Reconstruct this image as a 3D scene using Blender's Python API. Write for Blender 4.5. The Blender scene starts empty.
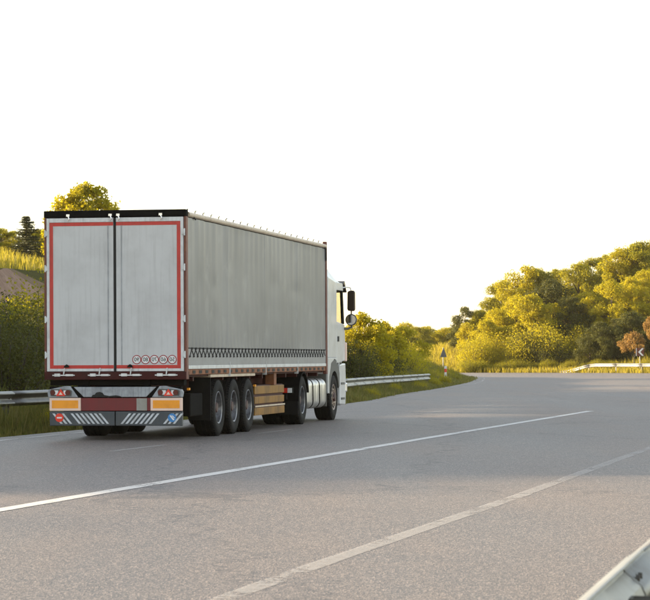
import bpy, math, random
import numpy as np
from mathutils import Vector, Matrix

SC = bpy.context.scene
COL = SC.collection
R = math.radians

# ------------------------------------------------------------------ camera
F_PX, CAM_H, HOR_Y, ROLL = 2582.0, 1.414, 358.2, 0.0042
cam = bpy.data.cameras.new('camera')
cam.sensor_fit = 'HORIZONTAL'
cam.sensor_width = 36.0
cam.lens = F_PX / 650.0 * 36.0
cam.shift_y = (HOR_Y - 300.0) / 650.0
cam.clip_start = 0.1
cam.clip_end = 9000
cam.dof.use_dof = True
cam.dof.focus_distance = 40.0
cam.dof.aperture_fstop = 13.0
camo = bpy.data.objects.new('camera', cam)
COL.objects.link(camo)
camo.matrix_world = Matrix.Translation((0, 0, CAM_H)) @ Matrix.Rotation(R(90), 4, 'X') @ Matrix.Rotation(-ROLL, 4, 'Z')
SC.camera = camo

# ------------------------------------------------------------------ sky and sun
SUN_AZ, SUN_EL = R(-82), R(13.0)          # azimuth from +Y towards +X
w = bpy.data.worlds.new('World'); SC.world = w; w.use_nodes = True
wn = w.node_tree; wn.nodes.clear()
sky = wn.nodes.new('ShaderNodeTexSky'); sky.sky_type = 'NISHITA'; sky.sun_disc = False
sky.sun_elevation = SUN_EL; sky.sun_rotation = SUN_AZ
sky.altitude = 200; sky.air_density = 1.0; sky.dust_density = 0.8; sky.ozone_density = 0.2
bg = wn.nodes.new('ShaderNodeBackground'); bg.inputs[1].default_value = 0.15
wo = wn.nodes.new('ShaderNodeOutputWorld')
hs_ = wn.nodes.new('ShaderNodeHueSaturation'); hs_.inputs['Saturation'].default_value = 0.66      # milky evening air
tint = wn.nodes.new('ShaderNodeMix'); tint.data_type = 'RGBA'; tint.blend_type = 'MULTIPLY'; tint.inputs[0].default_value = 1.0; tint.inputs[7].default_value = (1.06, 1.0, 0.94, 1)
wn.links.new(sky.outputs[0], hs_.inputs['Color']); wn.links.new(hs_.outputs[0], tint.inputs[6]); wn.links.new(tint.outputs[2], bg.inputs[0]); wn.links.new(bg.outputs[0], wo.inputs[0])
sun = bpy.data.lights.new('sun', 'SUN'); sun.energy = 5.0; sun.angle = R(1.0); sun.color = (1.0, 0.78, 0.50)
suno = bpy.data.objects.new('sun', sun); COL.objects.link(suno)
sd = Vector((math.sin(SUN_AZ) * math.cos(SUN_EL), math.cos(SUN_AZ) * math.cos(SUN_EL), math.sin(SUN_EL)))
suno.rotation_euler = sd.to_track_quat('Z', 'Y').to_euler()
suno.location = (-30, 20, 40)
vs = SC.view_settings
vs.view_transform = 'Standard'; vs.look = 'None'; vs.gamma = 1.0; vs.exposure = 1.65
SC.cycles.use_denoising = True
SC.cycles.max_bounces = 6
SC.cycles.diffuse_bounces = 3
SC.cycles.transmission_bounces = 6
SC.cycles.sample_clamp_indirect = 6.0

# ------------------------------------------------------------------ material helpers
MATS = {}
class NT:
    def __init__(self, name):
        self.m = bpy.data.materials.new(name); self.m.use_nodes = True
        self.t = self.m.node_tree; self.n = self.t.nodes; self.l = self.t.links
        self.b = self.n['Principled BSDF']; self.out = self.n['Material Output']
    def node(self, typ, **kw):
        n = self.n.new(typ)
        for k, v in kw.items(): setattr(n, k, v)
        return n
    def link(self, a, b): self.l.new(a, b)
    def coord(self, scale=(1, 1, 1), rot=(0, 0, 0), kind='Object'):
        c = self.node('ShaderNodeTexCoord'); m = self.node('ShaderNodeMapping')
        m.inputs['Scale'].default_value = scale; m.inputs['Rotation'].default_value = rot
        self.link(c.outputs[kind], m.inputs[0]); return m.outputs[0]
    def noise(self, vec, scale, detail=4, rough=0.55, dist=0.0):
        n = self.node('ShaderNodeTexNoise')
        n.inputs['Scale'].default_value = scale; n.inputs['Detail'].default_value = detail
        n.inputs['Roughness'].default_value = rough; n.inputs['Distortion'].default_value = dist
        if vec is not None: self.link(vec, n.inputs['Vector'])
        return n.outputs['Fac']
    def ramp(self, fac, stops):
        r = self.node('ShaderNodeValToRGB'); e = r.color_ramp.elements
        while len(e) < len(stops): e.new(0.5)
        for el, (p, c) in zip(e, stops):
            el.position = p; el.color = (c[0], c[1], c[2], 1) if not isinstance(c, (int, float)) else (c, c, c, 1)
        self.link(fac, r.inputs[0]); return r.outputs[0]
    def mix(self, fac, a, b, mode='MIX'):
        m = self.node('ShaderNodeMix', data_type='RGBA', blend_type=mode)
        for sock, v in ((m.inputs[0], fac), (m.inputs[6], a), (m.inputs[7], b)):
            if isinstance(v, (int, float)): sock.default_value = v
            elif isinstance(v, tuple): sock.default_value = (v[0], v[1], v[2], 1)
            else: self.link(v, sock)
        return m.outputs[2]
    def bump(self, h, strength=0.3, dist=0.01):
        b = self.node('ShaderNodeBump'); b.inputs['Strength'].default_value = strength
        b.inputs['Distance'].default_value = dist
        self.link(h, b.inputs['Height']); self.link(b.outputs[0], self.b.inputs['Normal'])
    def base(self, c):
        s = self.b.inputs['Base Color']
        if isinstance(c, tuple): s.default_value = (c[0], c[1], c[2], 1)
        else: self.link(c, s)
    def set(self, rough=None, metal=None, spec=None):
        if rough is not None:
            if isinstance(rough, (int, float)): self.b.inputs['Roughness'].default_value = rough
            else: self.link(rough, self.b.inputs['Roughness'])
        if metal is not None: self.b.inputs['Metallic'].default_value = metal
        if spec is not None: self.b.inputs['Specular IOR Level'].default_value = spec

def paint(name, col, dirt=(0.10, 0.085, 0.07), amount=0.35, rough=0.5, metal=0.0, scale=3.0, streak=True, spec=0.5):
    """Painted surface with patchy grime and vertical run marks."""
    t = NT(name)
    g = t.noise(t.coord(), scale, 6, 0.65)
    f = t.ramp(g, [(0.45, 0.0), (0.8, amount)])
    c = t.mix(f, col, dirt)
    if streak:
        s = t.noise(t.coord((9, 9, 0.35)), 2.2, 5, 0.6)
        sf = t.ramp(s, [(0.52, 0.0), (0.85, amount)])
        c = t.mix(sf, c, dirt)
    t.base(c); t.set(rough=rough, metal=metal, spec=spec)
    fine = t.noise(t.coord(), 40, 3)
    t.bump(fine, 0.08, 0.004)
    MATS[name] = t.m
    return t.m

M = {}
M['door'] = paint('door_paint', (0.53, 0.535, 0.545), (0.19, 0.185, 0.18), 0.4, 0.45, scale=1.1)
M['frame'] = paint('frame_paint', (0.62, 0.63, 0.64), (0.16, 0.15, 0.14), 0.5, 0.45, scale=4)
M['tape'] = paint('red_tape', (0.50, 0.026, 0.02), (0.16, 0.02, 0.015), 0.5, 0.4, scale=5)
M['black'] = paint('black_paint', (0.005, 0.005, 0.0055), (0.011, 0.010, 0.009), 0.6, 0.8, spec=0.06)
M['rubber'] = paint('rubber', (0.006, 0.006, 0.0065), (0.017, 0.015, 0.013), 0.7, 0.75, streak=False, spec=0.18)
M['chassis'] = paint('oxide_red_paint', (0.055, 0.010, 0.009), (0.018, 0.013, 0.011), 0.7, 0.6, spec=0.18)
M['post'] = paint('post_paint', (0.13, 0.035, 0.025), (0.30, 0.13, 0.05), 0.5, 0.55, scale=6)
M['redpanel'] = paint('dark_red_panel', (0.16, 0.012, 0.014), (0.05, 0.02, 0.02), 0.4, 0.5)
M['rust'] = paint('rusty_rail', (0.24, 0.085, 0.03), (0.03, 0.018, 0.014), 0.9, 0.7, scale=5)
M['alu'] = paint('aluminium', (0.66, 0.67, 0.68), (0.25, 0.23, 0.21), 0.5, 0.42, metal=0.35, scale=4)
M['steel'] = paint('galvanised', (0.30, 0.30, 0.285), (0.16, 0.13, 0.10), 0.5, 0.46, metal=0.7, scale=4)
M['steel_dark'] = paint('weathered_post', (0.13, 0.125, 0.115), (0.07, 0.045, 0.03), 0.7, 0.6, metal=0.4, scale=5)
M['slate'] = paint('slate_panel', (0.045, 0.055, 0.066), (0.10, 0.09, 0.08), 0.5, 0.5)
M['stripe'] = paint('stripe_white', (0.58, 0.61, 0.65), (0.16, 0.15, 0.14), 0.7, 0.5, scale=7)
M['orange'] = paint('orange_reflector', (0.90, 0.34, 0.015), (0.45, 0.15, 0.01), 0.4, 0.35, scale=6, streak=False)
M['orange_edge'] = paint('orange_edge', (0.82, 0.60, 0.50), (0.5, 0.3, 0.2), 0.3, 0.4, streak=False)
M['lamp_red'] = paint('lamp_red', (0.75, 0.05, 0.03), (0.3, 0.02, 0.02), 0.2, 0.2, streak=False)
M['lamp_dark'] = paint('lamp_dark_red', (0.10, 0.008, 0.008), (0.03, 0.01, 0.01), 0.3, 0.2, streak=False)
M['chrome'] = paint('bright_trim', (0.72, 0.72, 0.74), (0.3, 0.28, 0.26), 0.4, 0.25, metal=0.8)
M['hazepanel'] = paint('grey_plastic', (0.34, 0.36, 0.39), (0.02, 0.02, 0.022), 0.9, 0.5, scale=2.2)
M['white_stk'] = paint('sticker_white', (0.74, 0.74, 0.74), (0.4, 0.4, 0.4), 0.3, 0.5, streak=False)
M['ink'] = paint('ink_black', (0.02, 0.02, 0.02), (0.05, 0.05, 0.05), 0.2, 0.6, streak=False, spec=0.18)
M['ring'] = paint('ring_red', (0.30, 0.03, 0.035), (0.1, 0.02, 0.02), 0.3, 0.5, streak=False)
M['blue'] = paint('sticker_blue', (0.045, 0.22, 0.52), (0.05, 0.1, 0.2), 0.3, 0.5, streak=False)
M['cabwhite'] = paint('cab_white', (0.64, 0.65, 0.66), (0.30, 0.27, 0.24), 0.4, 0.25, scale=2.5)
M['cabgrey'] = paint('cab_grey_plastic', (0.085, 0.085, 0.078), (0.04, 0.035, 0.03), 0.5, 0.6)
M['tank'] = paint('fuel_tank', (0.55, 0.54, 0.52), (0.28, 0.24, 0.2), 0.4, 0.33, metal=0.75)
M['gold'] = paint('sunset_gold_paint', (0.28, 0.135, 0.02), (0.03, 0.016, 0.006), 1.0, 0.45, metal=0.0, scale=1.7, spec=0.2)  # warm sunset reflection on the metal box, put into the base colour
M['rim'] = paint('rim_steel', (0.19, 0.19, 0.20), (0.03, 0.025, 0.022), 0.95, 0.36, metal=0.6, scale=8, streak=False)
M['rim_brown'] = paint('rim_brown', (0.34, 0.27, 0.22), (0.12, 0.08, 0.06), 0.6, 0.45, metal=0.4, scale=8, streak=False)
M['hub'] = paint('hub_red', (0.06, 0.02, 0.018), (0.03, 0.02, 0.02), 0.6, 0.5, streak=False)
M['mirror_case'] = paint('mirror_brown_black', (0.035, 0.022, 0.016), (0.08, 0.05, 0.03), 0.4, 0.35, streak=False, spec=0.18)
M['strap'] = paint('strap_black', (0.03, 0.03, 0.032), (0.12, 0.11, 0.1), 0.6, 0.7, streak=False, spec=0.18)
M['cream'] = paint('cream_rail', (0.60, 0.49, 0.37), (0.26, 0.17, 0.10), 0.6, 0.5, scale=5)
M['concrete'] = paint('post_white', (0.72, 0.70, 0.67), (0.3, 0.27, 0.22), 0.4, 0.6)

def curtain_mat():
    t = NT('curtain_pvc')
    co = t.coord()
    big = t.noise(co, 0.42, 5, 0.55)
    st = t.noise(t.coord((3.2, 3.2, 0.16)), 1.5, 5, 0.6)
    blot = t.noise(co, 1.5, 6, 0.62)
    c = t.ramp(big, [(0.30, (0.142, 0.142, 0.148)), (0.52, (0.176, 0.177, 0.185)), (0.74, (0.222, 0.223, 0.234))])
    c = t.mix(t.ramp(st, [(0.48, 0.0), (0.78, 0.30)]), c, (0.118, 0.115, 0.116))
    c = t.mix(t.ramp(blot, [(0.55, 0.0), (0.75, 0.45)]), c, (0.34, 0.335, 0.33))
    fine = t.noise(co, 9, 5, 0.7)
    c = t.mix(t.ramp(fine, [(0.60, 0.0), (0.80, 0.25)]), c, (0.13, 0.12, 0.11))
    t.base(c); t.set(rough=0.42, spec=0.5)
    wr = t.noise(t.coord((2.4, 2.4, 0.30)), 1.6, 4, 0.5)
    t.bump(wr, 0.16, 0.05)
    return t.m
M['curtain'] = curtain_mat()
M['hem'] = paint('curtain_hem', (0.27, 0.268, 0.268), (0.15, 0.14, 0.125), 0.6, 0.5, scale=2)

def glass_mat(name, tint, rough=0.03):
    t = NT(name)
    t.base(tint); t.set(rough=rough)
    t.b.inputs['Transmission Weight'].default_value = 1.0
    t.b.inputs['IOR'].default_value = 1.02
    return t.m
M['glass'] = glass_mat('window_glass', (0.75, 0.72, 0.6))
t = NT('mirror_glass'); t.base((0.42, 0.42, 0.43)); t.set(rough=0.06, metal=1.0); M['mirror'] = t.m

def asphalt_mat():
    t = NT('asphalt')
    co = t.coord((1, 1, 1), (0, 0, R(13)))           # rows along the carriageway
    lane = t.coord((0.55, 0.045, 1), (0, 0, R(13)))
    big = t.noise(co, 0.10, 5, 0.6)
    trk = t.noise(lane, 1.0, 5, 0.6)
    med = t.noise(co, 1.3, 6, 0.65)
    warm = t.mix(t.ramp(big, [(0.42, 0.0), (0.58, 1.0)]), (0.150, 0.131, 0.120), (0.196, 0.156, 0.130))
    c = t.mix(t.ramp(trk, [(0.40, 0.0), (0.58, 0.8)]), warm, (0.106, 0.098, 0.095))
    c = t.mix(t.ramp(med, [(0.50, 0.0), (0.8, 0.5)]), c, (0.225, 0.176, 0.145))
    gco = t.coord((1, 0.42, 1), (0, 0, R(13)))
    grain = t.noise(gco, 110, 3, 0.8)
    c = t.mix(t.ramp(grain, [(0.38, 0.9), (0.54, 0.0)]), c, (0.05, 0.046, 0.044))
    gv = t.node('ShaderNodeTexVoronoi'); gv.inputs['Scale'].default_value = 92
    t.link(gco, gv.inputs['Vector'])
    stone = t.ramp(gv.outputs['Color'], [(0.50, 0.0), (0.85, 0.85)])
    c = t.mix(stone, c, (0.34, 0.28, 0.24))
    # cracks and tar seams
    cr = t.node('ShaderNodeTexVoronoi', feature='DISTANCE_TO_EDGE'); cr.inputs['Scale'].default_value = 0.16
    dist = t.noise(co, 0.8, 4, 0.6)
    add = t.node('ShaderNodeVectorMath', operation='ADD'); t.link(t.coord((1, 0.35, 1), (0, 0, R(13))), add.inputs[0])
    sc = t.node('ShaderNodeVectorMath', operation='SCALE'); sc.inputs['Scale'].default_value = 2.0
    cmb = t.node('ShaderNodeCombineXYZ'); t.link(dist, cmb.inputs[0]); t.link(med, cmb.inputs[1])
    t.link(cmb.outputs[0], sc.inputs[0]); t.link(sc.outputs[0], add.inputs[1]); t.link(add.outputs[0], cr.inputs['Vector'])
    crk = t.ramp(cr.outputs['Distance'], [(0.0, 0.6), (0.007, 0.0)])
    c = t.mix(crk, c, (0.04, 0.04, 0.042))
    t.base(c)
    t.set(rough=t.ramp(trk, [(0.3, 0.62), (0.7, 0.52)]), spec=0.5)
    hg = t.node('ShaderNodeMath', operation='ADD'); t.link(grain, hg.inputs[0]); t.link(gv.outputs['Distance'], hg.inputs[1])
    t.bump(hg.outputs[0], 0.5, 0.006)
    return t.m
M['asphalt'] = asphalt_mat()

def marking_mat(name, wear, cover=0.98):
    t = NT(name)
    co = t.coord((1, 1, 1), (0, 0, R(13)))
    n1 = t.noise(co, 9, 6, 0.75)
    n2 = t.noise(co, 0.7, 3, 0.5)
    n3 = t.noise(co, 60, 2, 0.6)
    m = t.node('ShaderNodeMath', operation='ADD'); t.link(n1, m.inputs[0]); t.link(n2, m.inputs[1])
    m2 = t.node('ShaderNodeMath', operation='MULTIPLY_ADD'); t.link(n3, m2.inputs[0]); m2.inputs[1].default_value = 0.5; t.link(m.outputs[0], m2.inputs[2])
    sub = t.node('ShaderNodeMath', operation='SUBTRACT'); t.link(m2.outputs[0], sub.inputs[0]); sub.inputs[1].default_value = 1.25 - wear
    mul = t.node('ShaderNodeMath', operation='MULTIPLY', use_clamp=True); t.link(sub.outputs[0], mul.inputs[0]); mul.inputs[1].default_value = 5.0
    inv = t.node('ShaderNodeMath', operation='MULTIPLY_ADD'); t.link(mul.outputs[0], inv.inputs[0]); inv.inputs[1].default_value = -0.92; inv.inputs[2].default_value = cover
    t.link(inv.outputs[0], t.b.inputs['Alpha'])
    t.base(t.ramp(n1, [(0.3, (0.72, 0.70, 0.67)), (0.7, (0.52, 0.49, 0.45))])); t.set(rough=0.6)
    t.bump(n3, 0.4, 0.004)
    return t.m
M['line'] = marking_mat('line_paint', -0.10)
M['line_edge'] = marking_mat('line_paint_edge', -0.05, 0.75)
M['line_worn'] = marking_mat('line_paint_worn', -0.06, 0.36)
M['line_faint'] = marking_mat('line_paint_faint', -0.05, 0.33)

def ground_mat():
    t = NT('verge_ground')
    co = t.coord()
    n = t.noise(co, 0.12, 6, 0.6); n2 = t.noise(co, 1.7, 6, 0.7)
    g = t.ramp(n, [(0.30, (0.050, 0.062, 0.016)), (0.5, (0.095, 0.088, 0.022)), (0.68, (0.16, 0.125, 0.036))])
    g = t.mix(t.ramp(n2, [(0.4, 0.0), (0.75, 0.7)]), g, (0.045, 0.055, 0.014))
    soil = t.ramp(n2, [(0.3, (0.27, 0.17, 0.12)), (0.7, (0.45, 0.31, 0.23))])
    geo = t.node('ShaderNodeNewGeometry'); sx = t.node('ShaderNodeSeparateXYZ'); t.link(geo.outputs['True Normal'], sx.inputs[0])
    f = t.ramp(sx.outputs[2], [(0.74, 1.0), (0.86, 0.0)])
    t.base(t.mix(f, g, soil)); t.set(rough=0.95, spec=0.1)
    t.bump(n2, 1.0, 0.45)
    return t.m
M['ground'] = ground_mat()

def leaf_mat(name, cols, trans, tw=0.45):
    """cols: ramp over a per-leaf random value; trans: tint of light passing through."""
    t = NT(name)
    at = t.node('ShaderNodeAttribute'); at.attribute_name = 'rnd'
    oi = t.node('ShaderNodeObjectInfo')
    n = t.noise(t.coord(), 0.9, 3, 0.6)
    a = t.node('ShaderNodeMath', operation='MULTIPLY_ADD'); t.link(n, a.inputs[0]); a.inputs[1].default_value = 0.7
    t.link(at.outputs['Fac'], a.inputs[2])
    b = t.node('ShaderNodeMath', operation='MULTIPLY_ADD'); t.link(oi.outputs['Random'], b.inputs[0]); b.inputs[1].default_value = 0.35; t.link(a.outputs[0], b.inputs[2])
    d = t.node('ShaderNodeMath', operation='DIVIDE', use_clamp=True); t.link(b.outputs[0], d.inputs[0]); d.inputs[1].default_value = 1.7
    c = t.ramp(d.outputs[0], [(i / (len(cols) - 1) * 0.7 + 0.15, k) for i, k in enumerate(cols)])
    t.base(c); t.set(rough=0.6, spec=0.25)
    tr = t.node('ShaderNodeBsdfTranslucent'); t.link(t.mix(0.75, c, trans), tr.inputs[0])
    ms = t.node('ShaderNodeMixShader'); ms.inputs[0].default_value = tw
    t.link(t.b.outputs[0], ms.inputs[1]); t.link(tr.outputs[0], ms.inputs[2]); t.link(ms.outputs[0], t.out.inputs[0])
    return t.m
M['leaf'] = leaf_mat('leaf_green', [(0.065, 0.080, 0.010), (0.135, 0.145, 0.014), (0.25, 0.235, 0.018)], (0.56, 0.48, 0.02), 0.5)
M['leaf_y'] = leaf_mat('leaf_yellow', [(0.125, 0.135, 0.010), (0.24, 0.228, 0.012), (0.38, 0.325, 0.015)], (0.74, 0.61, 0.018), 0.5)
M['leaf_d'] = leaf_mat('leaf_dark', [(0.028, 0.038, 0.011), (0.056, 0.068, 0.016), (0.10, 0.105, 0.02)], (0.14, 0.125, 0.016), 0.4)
M['leaf_o'] = leaf_mat('leaf_orange', [(0.20, 0.12, 0.04), (0.32, 0.19, 0.06), (0.36, 0.24, 0.07)], (0.4, 0.24, 0.05))
M['needle'] = leaf_mat('needle_green', [(0.018, 0.026, 0.014), (0.036, 0.046, 0.020), (0.06, 0.066, 0.022)], (0.08, 0.075, 0.02), 0.3)
M['grass'] = leaf_mat('grass_blade', [(0.060, 0.080, 0.018), (0.115, 0.125, 0.028), (0.22, 0.18, 0.06)], (0.26, 0.25, 0.04), 0.4)
M['grass_y'] = leaf_mat('grass_straw', [(0.125, 0.125, 0.018), (0.24, 0.21, 0.028), (0.37, 0.29, 0.05)], (0.56, 0.46, 0.04), 0.5)
M['bark'] = paint('bark', (0.075, 0.058, 0.044), (0.03, 0.025, 0.02), 0.8, 0.9)
M['bark_pale'] = paint('bark_pale', (0.42, 0.38, 0.32), (0.12, 0.1, 0.08), 0.7, 0.9)

# ------------------------------------------------------------------ mesh helpers
class MB:
    def __init__(self): self.v = []; self.f = []; self.mi = []
    def add(self, vs, fs, mi=0):
        o = len(self.v); self.v += [tuple(p) for p in vs]
        for q in fs: self.f.append([o + i for i in q]); self.mi.append(mi)
        return self
    def box(self, x0, x1, y0, y1, z0, z1, mi=0):
        v = [(x, y, z) for x in (x0, x1) for y in (y0, y1) for z in (z0, z1)]
        return self.add(v, [(0, 1, 3, 2), (4, 6, 7, 5), (0, 4, 5, 1), (2, 3, 7, 6), (0, 2, 6, 4), (1, 5, 7, 3)], mi)
    def prism(self, poly, a, b, axis='x', mi=0):
        """poly of (u,v); axis x -> (y,z), y -> (x,z), z -> (x,y)"""
        def P(u, v, h): return {'x': (h, u, v), 'y': (u, h, v), 'z': (u, v, h)}[axis]
        n = len(poly); vs_ = [P(u, v, a) for u, v in poly] + [P(u, v, b) for u, v in poly]
        ar = sum(poly[i][0] * poly[(i + 1) % n][1] - poly[(i + 1) % n][0] * poly[i][1] for i in range(n))
        flip = (ar > 0) != (axis == 'y')
        fs = [list(range(n)), list(range(2 * n - 1, n - 1, -1))] + [(i, i + n, (i + 1) % n + n, (i + 1) % n) for i in range(n)]
        if (b > a) == flip: fs = [list(reversed(q)) for q in fs]
        return self.add(vs_, fs, mi)
    def tube(self, pts, rad, n=8, mi=0, cap=True):
        pts = [Vector(p) for p in pts]; rs = rad if isinstance(rad, (list, tuple)) else [rad] * len(pts)
        vs_ = []; fs = []
        for i, p in enumerate(pts):
            d = (pts[min(i + 1, len(pts) - 1)] - pts[max(i - 1, 0)]).normalized()
            a = d.orthogonal().normalized() if i == 0 else (a - d * a.dot(d)).normalized()
            b = d.cross(a)
            for k in range(n):
                t_ = 2 * math.pi * k / n
                vs_.append(p + (a * math.cos(t_) + b * math.sin(t_)) * rs[i])
        for i in range(len(pts) - 1):
            for k in range(n):
                fs.append((i * n + k, i * n + (k + 1) % n, (i + 1) * n + (k + 1) % n, (i + 1) * n + k))
        if cap:
            fs.append(list(range(n - 1, -1, -1))); fs.append([(len(pts) - 1) * n + k for k in range(n)])
        return self.add(vs_, fs, mi)
    def lathe(self, prof, n=40, mi=0, axis='x', c=(0, 0, 0)):
        """prof of (h, r) about axis"""
        vs_ = []; fs = []; m = len(prof)
        for k in range(n):
            t_ = 2 * math.pi * k / n; cs, sn = math.cos(t_), math.sin(t_)
            for h, r in prof:
                vs_.append({'x': (c[0] + h, c[1] + r * cs, c[2] + r * sn), 'y': (c[0] + r * cs, c[1] + h, c[2] - r * sn), 'z': (c[0] + r * cs, c[1] + r * sn, c[2] + h)}[axis])
        for k in range(n):
            for i in range(m - 1):
                a, b = k * m + i, ((k + 1) % n) * m + i
                fs.append((a, b, b + 1, a + 1))
        return self.add(vs_, fs, mi)
    def mesh(self, name, mats, smooth=False):
        me = bpy.data.meshes.new(name); me.from_pydata(self.v, [], self.f)
        for m in (mats if isinstance(mats, (list, tuple)) else [mats]): me.materials.append(m)
        me.polygons.foreach_set('material_index', self.mi)
        if smooth: me.polygons.foreach_set('use_smooth', [True] * len(self.f))
        me.update(); return me
    def build(self, name, mats, parent=None, smooth=False, bevel=0.0, loc=None):
        return link(name, self.mesh(name, mats, smooth), parent, bevel, loc)

B = lambda *a: MB().box(*a)
def link(name, me, parent=None, bevel=0.0, loc=None, rot=None):
    o = bpy.data.objects.new(name, me); COL.objects.link(o)
    if parent: o.parent = parent
    if loc is not None: o.location = loc
    if rot is not None: o.rotation_euler = rot
    if bevel:
        b = o.modifiers.new('bevel', 'BEVEL'); b.width = bevel; b.segments = 2; b.limit_method = 'ANGLE'
    return o
def autosmooth(me, ang=40):
    me.polygons.foreach_set('use_smooth', [True] * len(me.polygons))
    me.set_sharp_from_angle(angle=R(ang))
    return me
def tag(o, label=None, cat=None, group=None, kind=None):
    for k, v in (('label', label), ('category', cat), ('group', group), ('kind', kind)):
        if v: o[k] = v
    return o
def empty(name, loc, rz=0.0):
    o = bpy.data.objects.new(name, None); COL.objects.link(o)
    o.location = loc; o.rotation_euler = (0, 0, rz); o.empty_display_size = 0.3
    return o
def ss(a, b, x):
    t_ = np.clip((x - a) / (b - a), 0, 1); return t_ * t_ * (3 - 2 * t_)
def catmull(pts, n=8):
    p = [np.array(q, float) for q in pts]; p = [2 * p[0] - p[1]] + p + [2 * p[-1] - p[-2]]
    out = []
    for i in range(1, len(p) - 2):
        for k in range(n):
            t_ = k / n
            out.append(0.5 * (2 * p[i] + (p[i + 1] - p[i - 1]) * t_ + (2 * p[i - 1] - 5 * p[i] + 4 * p[i + 1] - p[i + 2]) * t_ ** 2 + (3 * p[i] - p[i - 1] - 3 * p[i + 1] + p[i + 2]) * t_ ** 3))
    out.append(p[-2]); return np.array(out)

# ------------------------------------------------------------------ road and ground
LEFT = catmull([(-30, -75), (-22, -35), (-14.2, 5), (-9.3, 30), (-5.9, 47), (0.45, 79), (2.95, 101), (5.4, 121), (8.4, 150), (10.3, 177), (10.4, 188), (8.6, 199), (3.5, 208), (-6, 215), (-22, 221), (-60, 228), (-120, 232)])
RIGHT = catmull([(-18, -75), (-9.0, -40), (0.0, 4), (5.9, 31), (10.2, 50), (17.2, 80), (22.2, 102), (27.6, 126), (32.8, 150), (36.5, 175), (36.0, 196), (32.8, 212), (27.8, 224), (20.5, 236), (9, 243.5), (-20, 250), (-60, 255), (-120, 258)])
def seg_dist(P, poly):
    d = np.full(len(P), 1e9)
    for a, b in zip(poly[:-1], poly[1:]):
        ab = b - a; t_ = np.clip(((P - a) @ ab) / (ab @ ab), 0, 1)
        d = np.minimum(d, np.hypot(*(P - a - t_[:, None] * ab).T))
    return d
def inside(P, poly):
    x, y = P.T; r = np.zeros(len(P), bool)
    for a, b in zip(poly, np.roll(poly, -1, 0)):
        c = (a[1] > y) != (b[1] > y)
        with np.errstate(divide='ignore', invalid='ignore'):
            r ^= c & (x < (b[0] - a[0]) * (y - a[1]) / (b[1] - a[1]) + a[0])
    return r
ROADPOLY = np.vstack([LEFT, RIGHT[::-1]])
LEFTPOLY = np.vstack([LEFT, [(-400, 232), (-400, -75)]])
def xl(y): return float(np.interp(y, LEFT[:73, 1], LEFT[:73, 0]))
_rs = np.random.RandomState(4)
_wv = [(_rs.uniform(-1, 1, 2) * s, _rs.uniform(0, 6.28), a) for s, a in ((0.10, 0.5), (0.17, 0.35), (0.33, 0.16), (0.6, 0.08)) for _ in range(3)]
def bumps(P): return sum(a * np.sin(P @ k + p) for k, p, a in _wv)
def height(P):
    P = np.atleast_2d(np.asarray(P, float)); x, y = P.T
    dl, dr = seg_dist(P, LEFT), seg_dist(P, RIGHT)
    ins = inside(P, ROADPOLY); left = inside(P, LEFTPOLY) & ~ins
    bm = bumps(P)
    fx = ss(0, -9, x); fy = 1 - ss(182, 202, y); fn = (0.55 + 0.45 * ss(15, 48, y)) * (1 + 0.05 * ss(100, 122, y))
    dw = dl + 0.35 * bm
    zl = 0.5 * ss(3, 12, dl) * fy + (1.1 * ss(9, 14, dw) + 3.7 * ss(14, 17.2, dw) + 2.9 * ss(17, 34, dw)) * fx * fy * fn + 0.25 * bm * ss(2.5, 9, dl)
    far = ss(150, 215, y)
    back = 1 - 0.85 * ss(268, 380, y) * (1 - ss(24, 40, x))
    zr = back * far * (0.35 * ss(2.5, 6, dr) + (0.30 * np.clip(dr - 6, 0, 34) * (0.14 + 0.86 * ss(6, 34, x)))) + 0.3 * bm * ss(4, 12, dr) * far - 0.15 * (1 - far) * ss(1, 5, dr)
    z = np.where(left, zl, zr) - 0.05
    return np.where(ins, -0.05, z)
def hz(x, y): return float(height([(x, y)])[0])
def vx(px, Y): return (px - 325.0) / F_PX * Y       # metres to the side at Y metres ahead

xs = np.concatenate([[-1500, -900, -500, -280], np.arange(-170, -60, 5.0), np.arange(-60, 62, 1.5), np.arange(65, 171, 5.0), [280, 500, 900, 1500]])
ys = np.concatenate([[-1000, -500, -250], np.arange(-80, 20, 4.0), np.arange(20, 282, 1.5), np.arange(286, 420, 6.0), [520, 800, 1200, 2000]])
GX, GY = np.meshgrid(xs, ys); GP = np.stack([GX.ravel(), GY.ravel()], 1); GZ = height(GP)
nx = len(xs)
mb = MB(); mb.v = [(float(a), float(b), float(c)) for (a, b), c in zip(GP, GZ)]
mb.f = [(j * nx + i, j * nx + i + 1, (j + 1) * nx + i + 1, (j + 1) * nx + i) for j in range(len(ys) - 1) for i in range(nx - 1)]
mb.mi = [0] * len(mb.f)
tag(mb.build('ground', M['ground'], smooth=True), 'grassy roadside land rising into banks on both sides', 'ground', kind='structure')

def resample(poly, n):
    d = np.concatenate([[0], np.cumsum(np.hypot(*np.diff(poly, axis=0).T))]); t_ = np.linspace(0, d[-1], n)
    return np.stack([np.interp(t_, d, poly[:, i]) for i in (0, 1)], 1)
NR = 180; Lr, Rr = resample(LEFT, NR), resample(RIGHT, NR)
Lr = LEFT; Rr = []
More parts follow.
